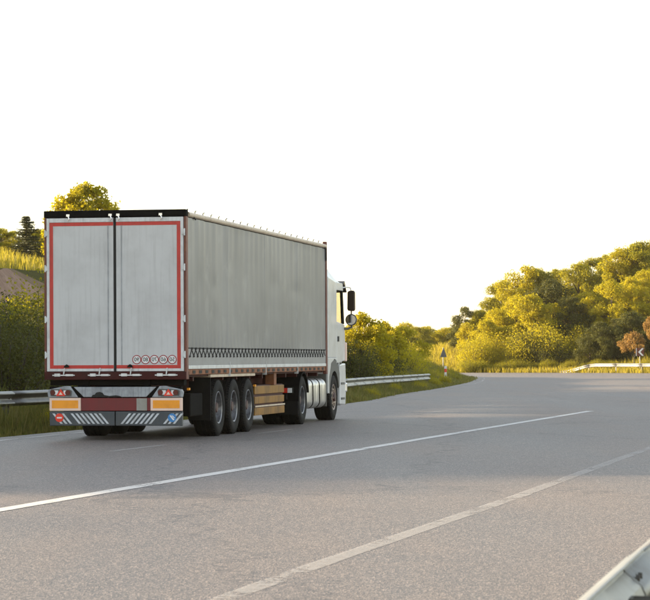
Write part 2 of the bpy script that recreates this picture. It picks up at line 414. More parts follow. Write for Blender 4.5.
# match each left point with the right edge by nearest arc fraction
fl = np.concatenate([[0], np.cumsum(np.hypot(*np.diff(LEFT, axis=0).T))]); fr = np.concatenate([[0], np.cumsum(np.hypot(*np.diff(RIGHT, axis=0).T))])
n_l = len(LEFT)
keysL = [0, 24, 32, 40, 48, 72, 96, n_l - 1]; keysR = [0, 16, 24, 32, 40, 64, 104, len(RIGHT) - 1]
Rr = np.stack([np.interp(np.interp(np.arange(n_l), keysL, keysR), np.arange(len(RIGHT)), RIGHT[:, i]) for i in (0, 1)], 1)
mb = MB(); K = 6
for a, b in zip(Lr, Rr):
    for k in range(K + 1):
        p = a + (b - a) * k / K; mb.v.append((p[0], p[1], 0.0))
for i in range(n_l - 1):
    for k in range(K):
        mb.f.append((i * (K + 1) + k, i * (K + 1) + k + 1, (i + 1) * (K + 1) + k + 1, (i + 1) * (K + 1) + k)); mb.mi.append(0)
o = len(mb.v)
for a, b in zip(Lr, Rr): mb.v += [(a[0], a[1], -0.08), (b[0], b[1], -0.08)]
for i in range(n_l - 1):
    mb.f.append((i * (K + 1), (i + 1) * (K + 1), o + 2 * i + 2, o + 2 * i)); mb.mi.append(0)
    mb.f.append((i * (K + 1) + K, o + 2 * i + 1, o + 2 * i + 3, (i + 1) * (K + 1) + K)); mb.mi.append(0)
tag(mb.build('road', M['asphalt']), 'worn grey asphalt carriageway bending away to the left', 'road', kind='structure')

def marking(pts, width, mat, label, z=0.004):
    c = catmull(pts, 10); mb = MB()
    for i, p in enumerate(c):
        d = c[min(i + 1, len(c) - 1)] - c[max(i - 1, 0)]; n = np.array([-d[1], d[0]]) / np.hypot(*d) * width / 2
        wob = 1 + 0.05 * math.sin(i * 1.7)
        mb.v += [(p[0] + n[0] * wob, p[1] + n[1] * wob, z), (p[0] - n[0] * wob, p[1] - n[1] * wob, z)]
    for i in range(len(c) - 1): mb.f.append((2 * i, 2 * i + 1, 2 * i + 3, 2 * i + 2)); mb.mi.append(0)
    tag(mb.build('lane_line', mat), label, 'road marking', kind='structure')
marking([(-10.5, -8), (-5.1, 15.5), (-3.05, 24.3), (-2.2, 28.1), (0.0, 37.6), (2.33, 47.8), (6.94, 67.6)], 0.20, M['line'], 'solid white line between the truck lanes and the near lane')
marking([(-4.0, 0), (-0.62, 15.1), (0.0, 17.9), (2.06, 26.7)], 0.16, M['line_worn'], 'worn white line beside the near guardrail')
marking([(2.06, 26.75), (5.03, 40.0), (8.0, 53)], 0.15, M['line_faint'], 'faded white line carrying on from the worn line')
LE = [(xl(y) + 0.62, y) for y in (5, 20, 35, 45, 52, 60, 80, 101, 121, 150, 177)]
marking(LE[:6], 0.15, M['line_edge'], 'white edge line along the left verge beside the truck')
marking(LE[6:], 0.12, M['line_faint'], 'faint edge line along the left verge ahead of the truck')
for y0, y1 in ((39.6, 42.4), (48.6, 51.4), (30.5, 33.3), (66.6, 69.4), (75.6, 78.4), (84.6, 87.4)):
    f_ = lambda y: (-2.95 + 0.222 * (y - 41), y)
    marking([f_(y0), f_(y1)], 0.13, M['line_faint'], 'short faded dash between the two truck lanes')

# ------------------------------------------------------------------ foliage
rng = np.random.RandomState(11)
def leaf_mesh(name, P, N, size, mat, asp=0.62, seed=0):
    """kite-shaped bent leaves at P facing N"""
    r = np.random.RandomState(seed); n = len(P)
    N = N / (np.linalg.norm(N, axis=1, keepdims=True) + 1e-9)
    T = np.cross(N, r.normal(size=(n, 3))); T /= np.linalg.norm(T, axis=1, keepdims=True) + 1e-9
    B = np.cross(N, T); s = size[:, None]
    bend = N * s * r.uniform(-0.25, 0.25, (n, 1))
    V = np.empty((n, 4, 3)); V[:, 0] = P - T * s * 0.5; V[:, 2] = P + T * s * 0.5 + bend
    V[:, 1] = P + B * s * asp * 0.5 + T * s * 0.06 - bend * 0.4; V[:, 3] = P - B * s * asp * 0.5 + T * s * 0.06 - bend * 0.4
    me = bpy.data.meshes.new(name); me.vertices.add(4 * n); me.vertices.foreach_set('co', V.ravel())
    me.loops.add(4 * n); me.loops.foreach_set('vertex_index', np.arange(4 * n, dtype=np.int32))
    me.polygons.add(n); me.polygons.foreach_set('loop_start', np.arange(0, 4 * n, 4, dtype=np.int32))
    me.materials.append(mat)
    at = me.attributes.new('rnd', 'FLOAT', 'FACE'); at.data.foreach_set('value', r.uniform(0, 1, n).astype(np.float32))
    me.update(calc_edges=True); return me

def tree_meshes(seed, H=1.0, width=0.62, base=0.12, clumps=46, leaves=9000, leaf=0.026, mat='leaf', bark='bark', taper=0.35):
    """unit-height broadleaf tree: trunk with limbs, crown of leaf clumps"""
    r = np.random.RandomState(seed)
    C = []; tries = 0
    while len(C) < clumps and tries < 9000:
        tries += 1
        h = r.uniform(0, 1); ang = r.uniform(0, 6.283)
        prof = (math.sin(math.pi * min(1, h ** (1 - taper * 0.6) * 0.93 + 0.07)) ** 0.6) * width / 2
        lob = 1 + 0.28 * math.sin(ang * 2 + seed) + 0.2 * math.sin(ang * 3 + 2 * seed + h * 5)
        q = r.uniform(0.35, 1) ** 0.5 * prof * lob
        p = np.array([q * math.cos(ang), q * math.sin(ang), base + h * (0.97 - base)])
        if all(np.linalg.norm(p - c[0]) > 0.055 for c in C): C.append((p, r.uniform(0.055, 0.125)))
    C.append((np.array([r.uniform(-.04, .04), r.uniform(-.04, .04), 0.93]), 0.07))
    # limbs
    mb = MB(); top = 0.72
    tr = [(0.012 * math.sin(k * 1.3 + seed), 0.012 * math.cos(k * 1.7 + seed), z) for k, z in enumerate(np.linspace(-0.03, top, 7))]
    mb.tube(tr, [0.026, 0.021, 0.018, 0.015, 0.011, 0.007, 0.004], 7)
    for p, rad in C[::2]:
        z0 = max(0.08, min(top * 0.92, p[2] * 0.62)); i = z0 / top * 6
        a = np.array([np.interp(i, range(7), [t_[j] for t_ in tr]) for j in range(3)])
        mid = (a + p) / 2 + np.array([0, 0, 0.03]) + r.normal(size=3) * 0.012
        mb.tube([a, mid, p], [0.0085, 0.005, 0.0018], 5)
    trunk = mb.mesh('trunk', M[bark], True)
    w_ = np.array([c[1] ** 2 for c in C]); w_ = w_ / w_.sum()
    idx = r.choice(len(C), leaves, p=w_)
    d = r.normal(size=(leaves, 3)); d /= np.linalg.norm(d, axis=1, keepdims=True)
    rr = np.array([c[1] for c in C])[idx] * (r.uniform(0.25, 1, leaves) ** 0.45)
    lump = 1 + 0.3 * np.sin(d[:, 0] * 5 + idx) * np.sin(d[:, 1] * 5 + idx * 2)
    P = np.array([c[0] for c in C])[idx] + d * (rr * lump)[:, None] * np.array([1.1, 1.1, 0.8])
    P[:, 2] = np.maximum(P[:, 2], 0.01)
    stray = r.uniform(size=leaves) < 0.05; P[stray] += r.normal(size=(stray.sum(), 3)) * 0.03
    N = d * 0.6 + r.normal(size=(leaves, 3)) * 0.7 + np.array([0, 0, 0.35])
    crown = leaf_mesh('crown', P, N, leaf * r.uniform(0.6, 1.35, leaves), M[mat], seed=seed + 5)
    return trunk, crown

def shrub_meshes(seed, width=1.1, stems=36, leaves=13600, leaf=0.031, mat='leaf', arch=0.3):
    """unit-height shrub of many leafy shoots fanning from the ground"""
    r = np.random.RandomState(seed); mb = MB(); PP = []; DD = []
    per = leaves // stems
    for k in range(stems):
        ang = r.uniform(0, 6.283); rad = width / 2 * r.uniform(0.05, 1) ** 0.6; hh = (1 - 0.45 * (rad / (width / 2)) ** 2) * r.uniform(0.62, 1.02)
        b = np.array([rad * 0.35 * math.cos(ang), rad * 0.35 * math.sin(ang), -0.03]); e = np.array([rad * math.cos(ang), rad * math.sin(ang), hh])
        m = (b + e) / 2 + np.array([0, 0, arch * 0.3 * hh]); pts = [b, m, e]
        mb.tube(pts, [0.014, 0.009, 0.003], 5)
        t_ = r.uniform(0.06, 1.04, per)[:, None]
        c = (1 - t_) ** 2 * b + 2 * t_ * (1 - t_) * m + t_ ** 2 * e
        spread = 0.035 + 0.095 * np.sin(np.clip(t_, 0, 1) * 2.6)
        PP.append(c + r.normal(size=(per, 3)) * spread); DD.append(r.normal(size=(per, 3)) + np.array([0.3 * math.cos(ang), 0.3 * math.sin(ang), 0.4]))
    P = np.vstack(PP); P[:, 2] = np.maximum(P[:, 2], 0.01)
    return mb.mesh('stems', M['bark'], True), leaf_mesh('foliage', P, np.vstack(DD), leaf * r.uniform(0.6, 1.35, len(P)), M[mat], seed=seed)

def conifer_meshes(seed):
    r = np.random.RandomState(seed); mb = MB(); mb.tube([(0, 0, -0.02), (0.005, 0, 0.5), (0, 0, 0.99)], [0.022, 0.014, 0.003], 7); PP = []; DD = []
    for lev in range(17):
        z = 0.14 + 0.83 * lev / 16; L = 0.30 * (1 - z) ** 0.85 + 0.02
        for k in range(7):
            a = r.uniform(0, 6.283); l_ = L * r.uniform(0.7, 1.15); e = np.array([l_ * math.cos(a), l_ * math.sin(a), z + 0.02 - l_ * 0.12])
            mb.tube([(0, 0, z), tuple(e * [0.5, 0.5, 1] + np.array([0, 0, 0.0])), tuple(e)], [0.005, 0.003, 0.0015], 4)
            n = 60; t_ = r.uniform(0.1, 1.05, n)[:, None]
            PP.append(np.array([0, 0, z]) * (1 - t_) + e * t_ + r.normal(size=(n, 3)) * [0.018, 0.018, 0.012]); DD.append(r.normal(size=(n, 3)) + [0, 0, 0.8])
    P = np.vstack(PP)
    return mb.mesh('trunk', M['bark'], True), leaf_mesh('crown', P, np.vstack(DD), 0.035 * r.uniform(0.6, 1.3, len(P)), M['needle'], asp=0.35, seed=seed)

TREES = {}
for k in range(4): TREES['g%d' % k] = tree_meshes(20 + k, width=0.66 + 0.08 * (k % 2), leaves=26000, leaf=0.0215, mat='leaf', clumps=58)
for k in range(4): TREES['y%d' % k] = tree_meshes(40 + k, width=0.70 + 0.06 * (k % 2), leaves=24000, leaf=0.0225, mat='leaf_y', clumps=56, base=0.08)
for k in range(2): TREES['d%d' % k] = tree_meshes(60 + k, width=0.72, leaves=24000, leaf=0.022, mat='leaf_d', clumps=58, base=0.06)
TREES['p0'] = tree_meshes(71, width=0.6, leaves=7000, leaf=0.032, mat='leaf_y', clumps=36, base=0.3, bark='bark_pale')
TREES['a0'] = tree_meshes(75, width=0.85, leaves=14000, leaf=0.034, mat='leaf_y', clumps=60, base=0.1)
TREES['o0'] = tree_meshes(90, width=0.95, leaves=5000, leaf=0.045, mat='leaf_o', clumps=34, base=0.50)
TREES['c0'] = conifer_meshes(80)
SHRUBS = {}
for k in range(3): SHRUBS['g%d' % k] = shrub_meshes(100 + k, mat='leaf', width=1.1 + 0.2 * k)
for k in range(3): SHRUBS['y%d' % k] = shrub_meshes(110 + k, mat='leaf_y', width=1.1 + 0.2 * k)
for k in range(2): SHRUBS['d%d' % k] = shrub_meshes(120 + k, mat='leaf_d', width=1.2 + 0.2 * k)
SHRUBS['o0'] = shrub_meshes(130, mat='leaf_o', width=1.3, leaves=3000, leaf=0.07)

def plant(kind, proto, x, y, h, label, group=None, wide=1.0, rz=None):
    src = (TREES if kind == 'tree' else SHRUBS)[proto]
    nm = ('conifer_tree' if proto[0] == 'c' else 'broadleaf_tree') if kind == 'tree' else 'shrub'
    e = empty(nm, (x, y, hz(x, y) - 0.05), rng.uniform(0, 6.28) if rz is None else rz); e.scale = (h * wide, h * wide, h)
    link('trunk' if kind == 'tree' else 'stem_cluster', src[0], e); link('crown' if kind == 'tree' else 'foliage', src[1], e)
    tag(e, label, kind if kind == 'shrub' else 'tree', group); return e
def plant_top(kind, proto, px, Y, ytop, label, group=None, wide=1.0):
    x = vx(px, Y); ztop = CAM_H + (HOR_Y - (px - 325) * ROLL - ytop) / F_PX * Y
    return plant(kind, proto, x, Y, max(0.6, ztop - hz(x, Y)), label, group, wide)

# wooded slope behind the far guardrail
G_SKY = 'trees along the crest of the wooded slope'
L_SKY = 'green tree on the crest of the wooded slope beyond the road bend'
sky_line = [(481, 309, 'g1'), (493, 297, 'g2'), (505, 281, 'g0'), (527, 264, 'y1'), (540, 268, 'g3'), (556, 268, 'g1'), (579, 263, 'g2'), (592, 259, 'g0'), (605, 254, 'g3'), (622, 247, 'y2'), (640, 240, 'g1'), (655, 242, 'g0')]
ORD = ['next', 'second', 'third', 'fourth', 'fifth', 'sixth', 'seventh', 'eighth', 'ninth', 'tenth', 'eleventh', 'twelfth', 'thirteenth', 'fourteenth']
down = [q for q in sorted(sky_line, reverse=True) if q[0] < 640 and q[0] != 527]
for k, (px, yt, pr) in enumerate(sky_line):
    if px == 527: plant_top('tree', pr, px, 266, yt, 'tall pale yellow tree with sky showing through, on the slope crest', None, 1.0)
    elif px == 640: plant_top('tree', pr, px, 262, yt, 'tallest green tree on the crest above the arrow sign', None, 1.1)
    elif px > 640: plant_top('tree', pr, px, 262, yt, 'crest tree on the uphill side of the tallest tree above the arrow sign', G_SKY, 1.05)
    else: plant_top('tree', pr, px, 262 + (k % 3) * 5, yt, 'green crest tree, %s downhill from the tallest tree above the arrow sign' % ORD[down.index((px, yt, pr))], G_SKY, 1.05)
plant_top('tree', 'd0', 465, 262, 306, 'small dark tree standing alone at the low end of the slope', None, 1.0)
plant_top('tree', 'p0', 467, 258, 322, 'thin tree with pale trunk at the low end of the slope')
L_MID = 'yellow sunlit tree half way up the wooded slope'
mid = [(488, 318, 'y0'), (500, 308, 'y2'), (517, 296, 'y3'), (533, 292, 'y0'), (590, 290, 'y1'), (575, 300, 'y2'), (612, 282, 'y3'), (632, 275, 'y0'), (648, 268, 'y1'), (602, 305, 'y2'), (625, 300, 'y1')]
for k, (px, yt, pr) in enumerate(mid): plant_top('tree', pr, px, 250 + (k % 3) * 3, yt, L_MID, 'yellow trees half way up the wooded slope', 1.05)
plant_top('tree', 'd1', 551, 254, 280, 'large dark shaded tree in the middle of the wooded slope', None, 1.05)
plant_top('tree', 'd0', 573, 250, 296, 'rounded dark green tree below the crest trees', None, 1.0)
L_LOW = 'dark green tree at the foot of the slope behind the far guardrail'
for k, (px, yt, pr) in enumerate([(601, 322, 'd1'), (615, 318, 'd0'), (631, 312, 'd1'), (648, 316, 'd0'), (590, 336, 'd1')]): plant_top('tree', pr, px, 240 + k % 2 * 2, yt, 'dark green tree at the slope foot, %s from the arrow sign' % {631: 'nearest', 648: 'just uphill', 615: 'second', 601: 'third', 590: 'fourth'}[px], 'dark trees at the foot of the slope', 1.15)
L_YS = 'bright yellow shrub on the grassy lower slope'
for k, (px, yt, pr) in enumerate([(478, 335, 'y0'), (490, 332, 'y1'), (503, 330, 'y2'), (520, 328, 'y0'), (512, 340, 'y1'), (548, 326, 'y2'), (560, 331, 'y1'), (566, 322, 'y0'), (538, 322, 'y2'), (582, 325, 'y1'), (572, 340, 'y0'), (472, 345, 'y2'), (487, 347, 'y1'), (530, 347, 'y0'), (556, 346, 'y1')]):
    plant_top('shrub', pr, px, 246 + (k % 4) * 2, yt, L_YS, 'yellow shrubs on the lower slope', 1.0)
L_DS = 'round dark green shrub on the grassy lower slope'
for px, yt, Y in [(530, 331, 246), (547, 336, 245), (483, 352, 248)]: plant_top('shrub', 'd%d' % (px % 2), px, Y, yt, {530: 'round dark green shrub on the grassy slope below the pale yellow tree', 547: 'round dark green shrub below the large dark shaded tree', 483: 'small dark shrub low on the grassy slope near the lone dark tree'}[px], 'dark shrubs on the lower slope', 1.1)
L_GS = 'low green shrub along the far edge of the bend'
GL = [470, 481, 500, 511, 523, 536, 549, 570, 586, 600, 612, 626, 645]
for k, px in enumerate(GL): plant_top('shrub', 'g%d' % (k % 3), px, 243 - max(0, px - 540) * 0.09, 358 + (k % 3) * 2, 'low green far road edge shrub, %s %s the ramped guardrail end' % ((ORD[6 - k], 'before') if k < 7 else (ORD[k - 7], 'past')), 'low shrubs along the far edge of the bend', 1.5)
plant_top('tree', 'o0', 634, 234, 332, 'small tree with dry orange brown leaves above the red arrow sign', None, 0.7)
plant_top('tree', 'o0', 654, 238, 314, 'dry orange brown tree higher up than the arrow sign', None, 0.5)

# distant wood beyond the bend
L_DW = 'hazy tree of the distant wood beyond the road bend'
for k, (px, yt) in enumerate([(388, 330), (398, 327), (407, 322), (417, 326), (428, 325), (437, 329), (447, 327), (456, 325), (463, 331), (372, 333), (360, 335), (442, 331), (452, 330), (423, 330), (412, 329)]):
    plant_top('tree', ('y%d', 'g%d')[k % 2] % (k % 4), px, 340 + (k * 7) % 20, yt, L_DW, 'trees of the distant wood', 1.3)
L_DY = 'yellow shrub standing between the triangular sign and the distant wood'
for k, (px, yt) in enumerate([(433, 344), (443, 342), (453, 340), (461, 343), (424, 346), (414, 343), (447, 350), (436, 352)]):
    plant_top('shrub', 'y%d' % (k % 3), px, 268 + (k * 5) % 14, yt, L_DY, 'yellow shrubs below the distant wood', 1.2)

# behind the left guardrail, ahead of the truck
plant_top('tree', 'a0', 361, 112, 313, 'bushy yellow green tree behind the guardrail next to the cab', None, 0.9)
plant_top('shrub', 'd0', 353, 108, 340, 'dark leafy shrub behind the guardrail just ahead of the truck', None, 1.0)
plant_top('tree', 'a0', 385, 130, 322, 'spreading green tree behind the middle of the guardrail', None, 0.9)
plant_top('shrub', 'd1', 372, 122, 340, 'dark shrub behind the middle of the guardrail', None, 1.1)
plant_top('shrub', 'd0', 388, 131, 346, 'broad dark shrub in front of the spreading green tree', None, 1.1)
plant_top('shrub', 'y1', 400, 138, 341, 'bright yellow shrub behind the end of the guardrail', None, 1.0)
plant_top('tree', 'y3', 403, 165, 327, 'yellow tree behind the shrub at the guardrail end', None, 1.0)
plant_top('shrub', 'g1', 418, 158, 357, 'low green shrub beside the red and white marker post', None, 1.5)
plant_top('shrub', 'y0', 411, 152, 347, 'yellow shrub left of the triangular sign', None, 0.9)
for k, (y, dd, h) in enumerate([(88, 1.9, 0.8), (93, 0.5, 0.45), (97, 2.0, 0.9), (104, 0.55, 0.5), (109, 1.9, 0.9), (115, 0.5, 0.5), (120, 1.8, 0.9), (126, 0.6, 0.55), (131, 1.6, 0.9), (135, 0.7, 0.6), (140, 2.2, 1.0), (146, 2.0, 0.9), (152, 0.9, 0.6), (158, 1.9, 0.9), (166, 1.5, 0.8), (53, 0.9, 0.5), (58, 1.2, 0.6), (62, 2.9, 0.9)]):
    plant('shrub', ('g%d', 'y%d')[k % 2] % (k % 3), xl(y) - dd, y, h, 'low leafy weed clump on the left verge by the guardrail', 'weed clumps along the left verge', 1.2)
# left bank behind the truck
L_BK = 'dark roadside shrub between the guardrail and the earth cutting'
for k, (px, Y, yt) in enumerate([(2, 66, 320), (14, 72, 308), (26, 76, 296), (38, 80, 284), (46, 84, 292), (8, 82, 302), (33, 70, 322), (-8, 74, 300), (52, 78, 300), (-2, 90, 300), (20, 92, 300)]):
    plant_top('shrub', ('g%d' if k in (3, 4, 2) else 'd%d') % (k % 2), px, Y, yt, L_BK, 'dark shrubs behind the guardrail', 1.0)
plant_top('tree', 'a0', 88, 128, 183, 'yellow sunlit treetop showing above the trailer roof', None, 0.95)
plant_top('tree', 'c0', 27, 160, 216, 'young conifer standing on the hill behind the truck', None, 1.7)
L_HT = 'hazy green tree in the row on the hill behind the truck'
for k, (px, yt) in enumerate([(-12, 226), (1, 227), (13, 230), (38, 228), (47, 230), (60, 224), (-25, 222)]):
    plant_top('tree', 'g%d' % (k % 4), px, 166 + k % 3 * 3, yt, L_HT, 'row of trees on the hill', 1.6)
# rest of the wooded left bank, outside the picture, that keeps the lanes in shade
L_OB = 'broadleaf tree on the wooded left bank shading the road'
rb = np.random.RandomState(5)
bank = []
for k in range(9, 26):
    bank += [(-26 - 2.5 * (k % 2) + rb.uniform(-1, 1) - 0.16 * max(0, 45 - 4 * k - 4), 4 + k * 4.1 + rb.uniform(-1, 1), rb.uniform(7.5, 9) + max(0, 3 - 0.3 * k)), (-33 + rb.uniform(-1.5, 1.5) - 0.16 * max(0, 45 - 4 * k - 4), 2 + k * 4.3 + rb.uniform(-1, 1), rb.uniform(8, 10) + max(0, 3 - 0.3 * k))]
for yt, top in ((32.2, 16.2), (40.5, 17.5), (44, 19.5), (47, 20), (50, 20), (53, 19), (46, 18.5)): bank.append((-70 + rb.uniform(-4, 4), yt, top - hz(-70, yt)))
for k, (x, y, h) in enumerate(bank):
    plant('tree', 'g%d' % (k % 4), x, y, h, L_OB, 'trees on the left bank', 1.2)

# grass
def grass(name, P, h, wd, mat, seed, label, lean=0.35):
    r = np.random.RandomState(seed); n = len(P); z = height(P)
    a = r.uniform(0, 6.283, n); D = np.stack([np.cos(a), np.sin(a)], 1); la = r.uniform(0, 6.283, n); hh = h * r.uniform(0.45, 1.25, n)
    ln = np.stack([np.cos(la), np.sin(la)], 1) * (hh * lean * r.uniform(0.2, 1, n))[:, None]; W = (wd * r.uniform(0.6, 1.3, n))[:, None]
    V = np.empty((n, 5, 3)); V[:, :, 2] = z[:, None] - 0.03
    V[:, 0, :2] = P - D * W / 2; V[:, 1, :2] = P + D * W / 2
    V[:, 2, :2] = P + ln * 0.4 + D * W * 0.4; V[:, 3, :2] = P + ln * 0.4 - D * W * 0.4; V[:, 4, :2] = P + ln
    V[:, 2, 2] += hh * 0.6; V[:, 3, 2] += hh * 0.6; V[:, 4, 2] += hh
    me = bpy.data.meshes.new(name); me.vertices.add(5 * n); me.vertices.foreach_set('co', V.ravel())
    base = np.arange(n)[:, None] * 5
    loops = np.hstack([base + [0, 1, 2, 3], base + [3, 2, 4]]).ravel().astype(np.int32)
    me.loops.add(7 * n); me.loops.foreach_set('vertex_index', loops)
    ls = np.stack([np.arange(n) * 7, np.arange(n) * 7 + 4], 1).ravel().astype(np.int32)
    me.polygons.add(2 * n); me.polygons.foreach_set('loop_start', ls); me.materials.append(M[mat])
    at = me.attributes.new('rnd', 'FLOAT', 'FACE'); at.data.foreach_set('value', np.repeat(r.uniform(0, 1, n), 2).astype(np.float32))
    me.update(calc_edges=True)
    return tag(link(name, me), label, 'grass', kind='stuff')
def along_left(n, y0, y1, d0, d1, seed, pw=1.0):
    r = np.random.RandomState(seed); s = resample(LEFT, 2000); s = s[(s[:, 1] > y0) & (s[:, 1] < y1)]
    i = r.randint(1, len(s) - 1, n); t_ = s[i + 1 if False else np.minimum(i + 1, len(s) - 1)] - s[i - 1]; nn = np.stack([-t_[:, 1], t_[:, 0]], 1); nn /= np.linalg.norm(nn, axis=1, keepdims=True)
    d = d0 + (d1 - d0) * r.uniform(0, 1, n) ** pw + r.normal(size=n) * 0.10 + 0.07 * np.sin(i * 0.9) + 0.06 * np.sin(i * 0.37 + 1)
    return s[i] + nn * d[:, None]
P = along_left(60000, 42, 125, 0.12, 4.0, 1, 1.2)
grass('verge_grass', P, 0.17 + 0.33 * ss(0.1, 1.3, seg_dist(P, LEFT)) + 0.10 * np.sin(P[:, 1] * 0.9) * np.sin(P[:, 0] * 1.7), 0.030, 'grass', 2, 'rough green grass growing along the left guardrail')
P = along_left(30000, 112, 215, 0.1, 7.0, 3, 1.1)
grass('corner_grass', P, 0.20 + 0.95 * ss(0.1, 3.4, seg_dist(P, LEFT)), 0.05, 'grass', 4, 'tall grass on the inside corner of the bend')
P = along_left(9000, 118, 205, 1.3, 8.0, 13, 0.9)
grass('seeding_grass', P, 0.55 + 0.65 * ss(1.0, 4.0, seg_dist(P, LEFT)), 0.035, 'grass_y', 14, 'tall pale seeding grass behind the marker post')
r_ = np.random.RandomState(9)
P = np.stack([r_.uniform(2, 42, 60000), r_.uniform(222, 268, 60000)], 1)
P = P[inside(P, np.vstack([RIGHT[70:], [(-120, 330), (90, 330), (90, 170)]])) & (seg_dist(P, RIGHT) > 0.6)]
grass('slope_grass', P, 0.55 + 0.5 * ss(3, 9, seg_dist(P, RIGHT)), 0.07, 'grass_y', 5, 'yellow sunlit grass covering the lower slope')
P = np.stack([r_.uniform(-34, -3, 16000), r_.uniform(100, 165, 16000)], 1); d_ = seg_dist(P, LEFT)
P = P[d_ > 17.7]; d_ = seg_dist(P, LEFT)
grass('hill_grass', P, 0.30 + 0.3 * ss(18, 21, d_), 0.06, 'grass_y', 6, 'dry grass on the hill above the earth cutting')
P = np.stack([r_.uniform(-26, 4, 26000), r_.uniform(46, 125, 26000)], 1); d_ = seg_dist(P, LEFT)
P = P[inside(P, LEFTPOLY) & (d_ > 4.0) & (d_ < 14)]
grass('bank_weeds', P, np.full(len(P), 0.8), 0.05, 'grass', 7, 'tall weeds between guardrail and earth cutting')

# ------------------------------------------------------------------ guardrails
WP = [(0.0, 0.155), (0.012, 0.152), (0.070, 0.118), (0.082, 0.098), (0.070, 0.078), (0.012, 0.030), (0.0, 0.0), (0.012, -0.030), (0.070, -0.078), (0.082, -0.098), (0.070, -0.118), (0.012, -0.152), (0.0, -0.155)]
def guardrail(pts, side, ztop, label, post_gap, beam_len=4.0, zfun=None, ends=(False, False), post0=0.0, droop=None):
    """pts: plan polyline; side: +1 if the road lies to the left of travel direction"""
    c = resample(np.array(pts), 400); d = np.concatenate([[0], np.cumsum(np.hypot(*np.diff(c, axis=0).T))]); Ltot = d[-1]
    def at(s):
        p = np.array([np.interp(s, d, c[:, i]) for i in (0, 1)]); q = np.array([np.interp(min(Ltot, s + 0.05), d, c[:, i]) for i in (0, 1)]); b = np.array([np.interp(max(0, s - 0.05), d, c[:, i]) for i in (0, 1)])
        t_ = (q - b) / np.hypot(*(q - b)); return p, t_, np.array([-t_[1], t_[0]]) * side
    root = empty('guardrail', (c[0][0], c[0][1], 0)); org = np.array([c[0][0], c[0][1], 0])
    zt = zfun or (lambda s: ztop)
    s0 = 0.0
    while s0 < Ltot - 0.2:
        s1 = min(Ltot, s0 + beam_len + 0.16); mb = MB(); st = np.linspace(s0, s1, 5); n = len(WP)
        lap = 0.0
        for j, s in enumerate(st):
            p, t_, nn = at(s); z = zt(s) - 0.155
            off = 0.006 * (j / 4.0)
            for u, v in WP: mb.v.append((p[0] + nn[0] * (u + off) - org[0], p[1] + nn[1] * (u + off) - org[1], z + v))
        for j in range(4):
            for k in range(n - 1): mb.f.append((j * n + k, (j + 1) * n + k, (j + 1) * n + k + 1, j * n + k + 1)); mb.mi.append(0)
        o = mb.build('rail_beam', M['steel'], root, smooth=True)
        so = o.modifiers.new('thick', 'SOLIDIFY'); so.thickness = 0.006; so.offset = 0
        s0 += beam_len
    s = post0
    while s < Ltot:
        p, t_, nn = at(s); z = zt(s); mb = MB()
        # C-section post with spacer behind the beam
        rot = math.atan2(t_[1], t_[0])
        mb.box(-0.06, 0.06, -0.012, -0.004, -0.75 - z, -0.10); mb.box(-0.06, -0.052, -0.11, -0.012, -0.75 - z, -0.10); mb.box(0.052, 0.06, -0.11, -0.012, -0.75 - z, -0.10)
        po = mb.build('post', M['steel_dark'], root); po.location = (p[0] - org[0], p[1] - org[1], z); po.rotation_euler = (0, 0, rot if side > 0 else rot + math.pi)
        mb = MB(); mb.lathe([(0.0, 0.0), (0.0, 0.017), (0.014, 0.015), (0.016, 0.0)], 8, axis='y'); mb.tube([(0, -0.045, 0), (0, 0.0, 0)], 0.010, 6)
        mb.lathe([(-0.05, 0.0), (-0.05, 0.02), (-0.032, 0.02), (-0.032, 0.0)], 6, axis='y')
        bo = mb.build('bolt', M['ink'], root); bo.location = (p[0] + nn[0] * 0.006 - org[0], p[1] + nn[1] * 0.006 - org[1], z - 0.155); bo.rotation_euler = po.rotation_euler
        s += post_gap
    tag(root, label, 'guardrail')
    return root, at, org, Ltot
near_pts = [(-3.01, -10.7), (-0.75, 0), (0.725, 7.06), (1.22, 9.46), (3.33, 19.0)]
rt, at_, org_, _ = guardrail(near_pts, 1, 0.75, 'steel guardrail standing close by at the edge of the near lane', 2.0, 4.0, post0=1.32)
for sj in (20.0, 24.0):                      # bolts through the lapped joints
    for ds in (0.03, 0.13):
        for dz in (-0.118, -0.055, 0.055, 0.118):
            p, t_, nn = at_(sj + ds); u = float(np.interp(dz, [q[1] for q in WP][::-1], [q[0] for q in WP][::-1]))
            bo = MB().lathe([(-0.016, 0.0), (-0.016, 0.012), (-0.002, 0.015), (0.0, 0.0)], 6, 0, 'y').build('lap_bolt', M['steel_dark'], rt)
            bo.location = (p[0] + nn[0] * (u - 0.004) - org_[0], p[1] + nn[1] * (u - 0.004) - org_[1], 0.595 + dz); bo.rotation_euler = (0, 0, math.atan2(t_[1], t_[0]))

lp = [(xl(y) - (2.0 - 0.9 * float(ss(55, 90, y))), y) for y in np.linspace(30, 129, 40)]
Ll = 101.0
_, at2, org2, Ll = guardrail(lp, -1, 0.75, 'long weathered guardrail passing behind the truck on the left verge', 4.0, 4.0, zfun=lambda s: float(np.interp(s, [0, 40, 101], [0.78, 0.74, 0.62])))
mbe = MB(); p, t_, nn = at2(Ll)   # rounded end shoe
pe = []
for k in range(9):
    a = math.pi * k / 8; pe.append((p[0] + t_[0] * 0.22 * math.sin(a) + nn[0] * (0.04 - 0.12 + 0.12 * math.cos(a)) - org2[0], p[1] + t_[1] * 0.22 * math.sin(a) + nn[1] * (0.04 - 0.12 + 0.12 * math.cos(a)) - org2[1]))
for (x, y) in pe: mbe.v += [(x, y, 0.62), (x, y, 0.31)]
for k in range(8): mbe.f.append((2 * k, 2 * k + 1, 2 * k + 3, 2 * k + 2)); mbe.mi.append(0)
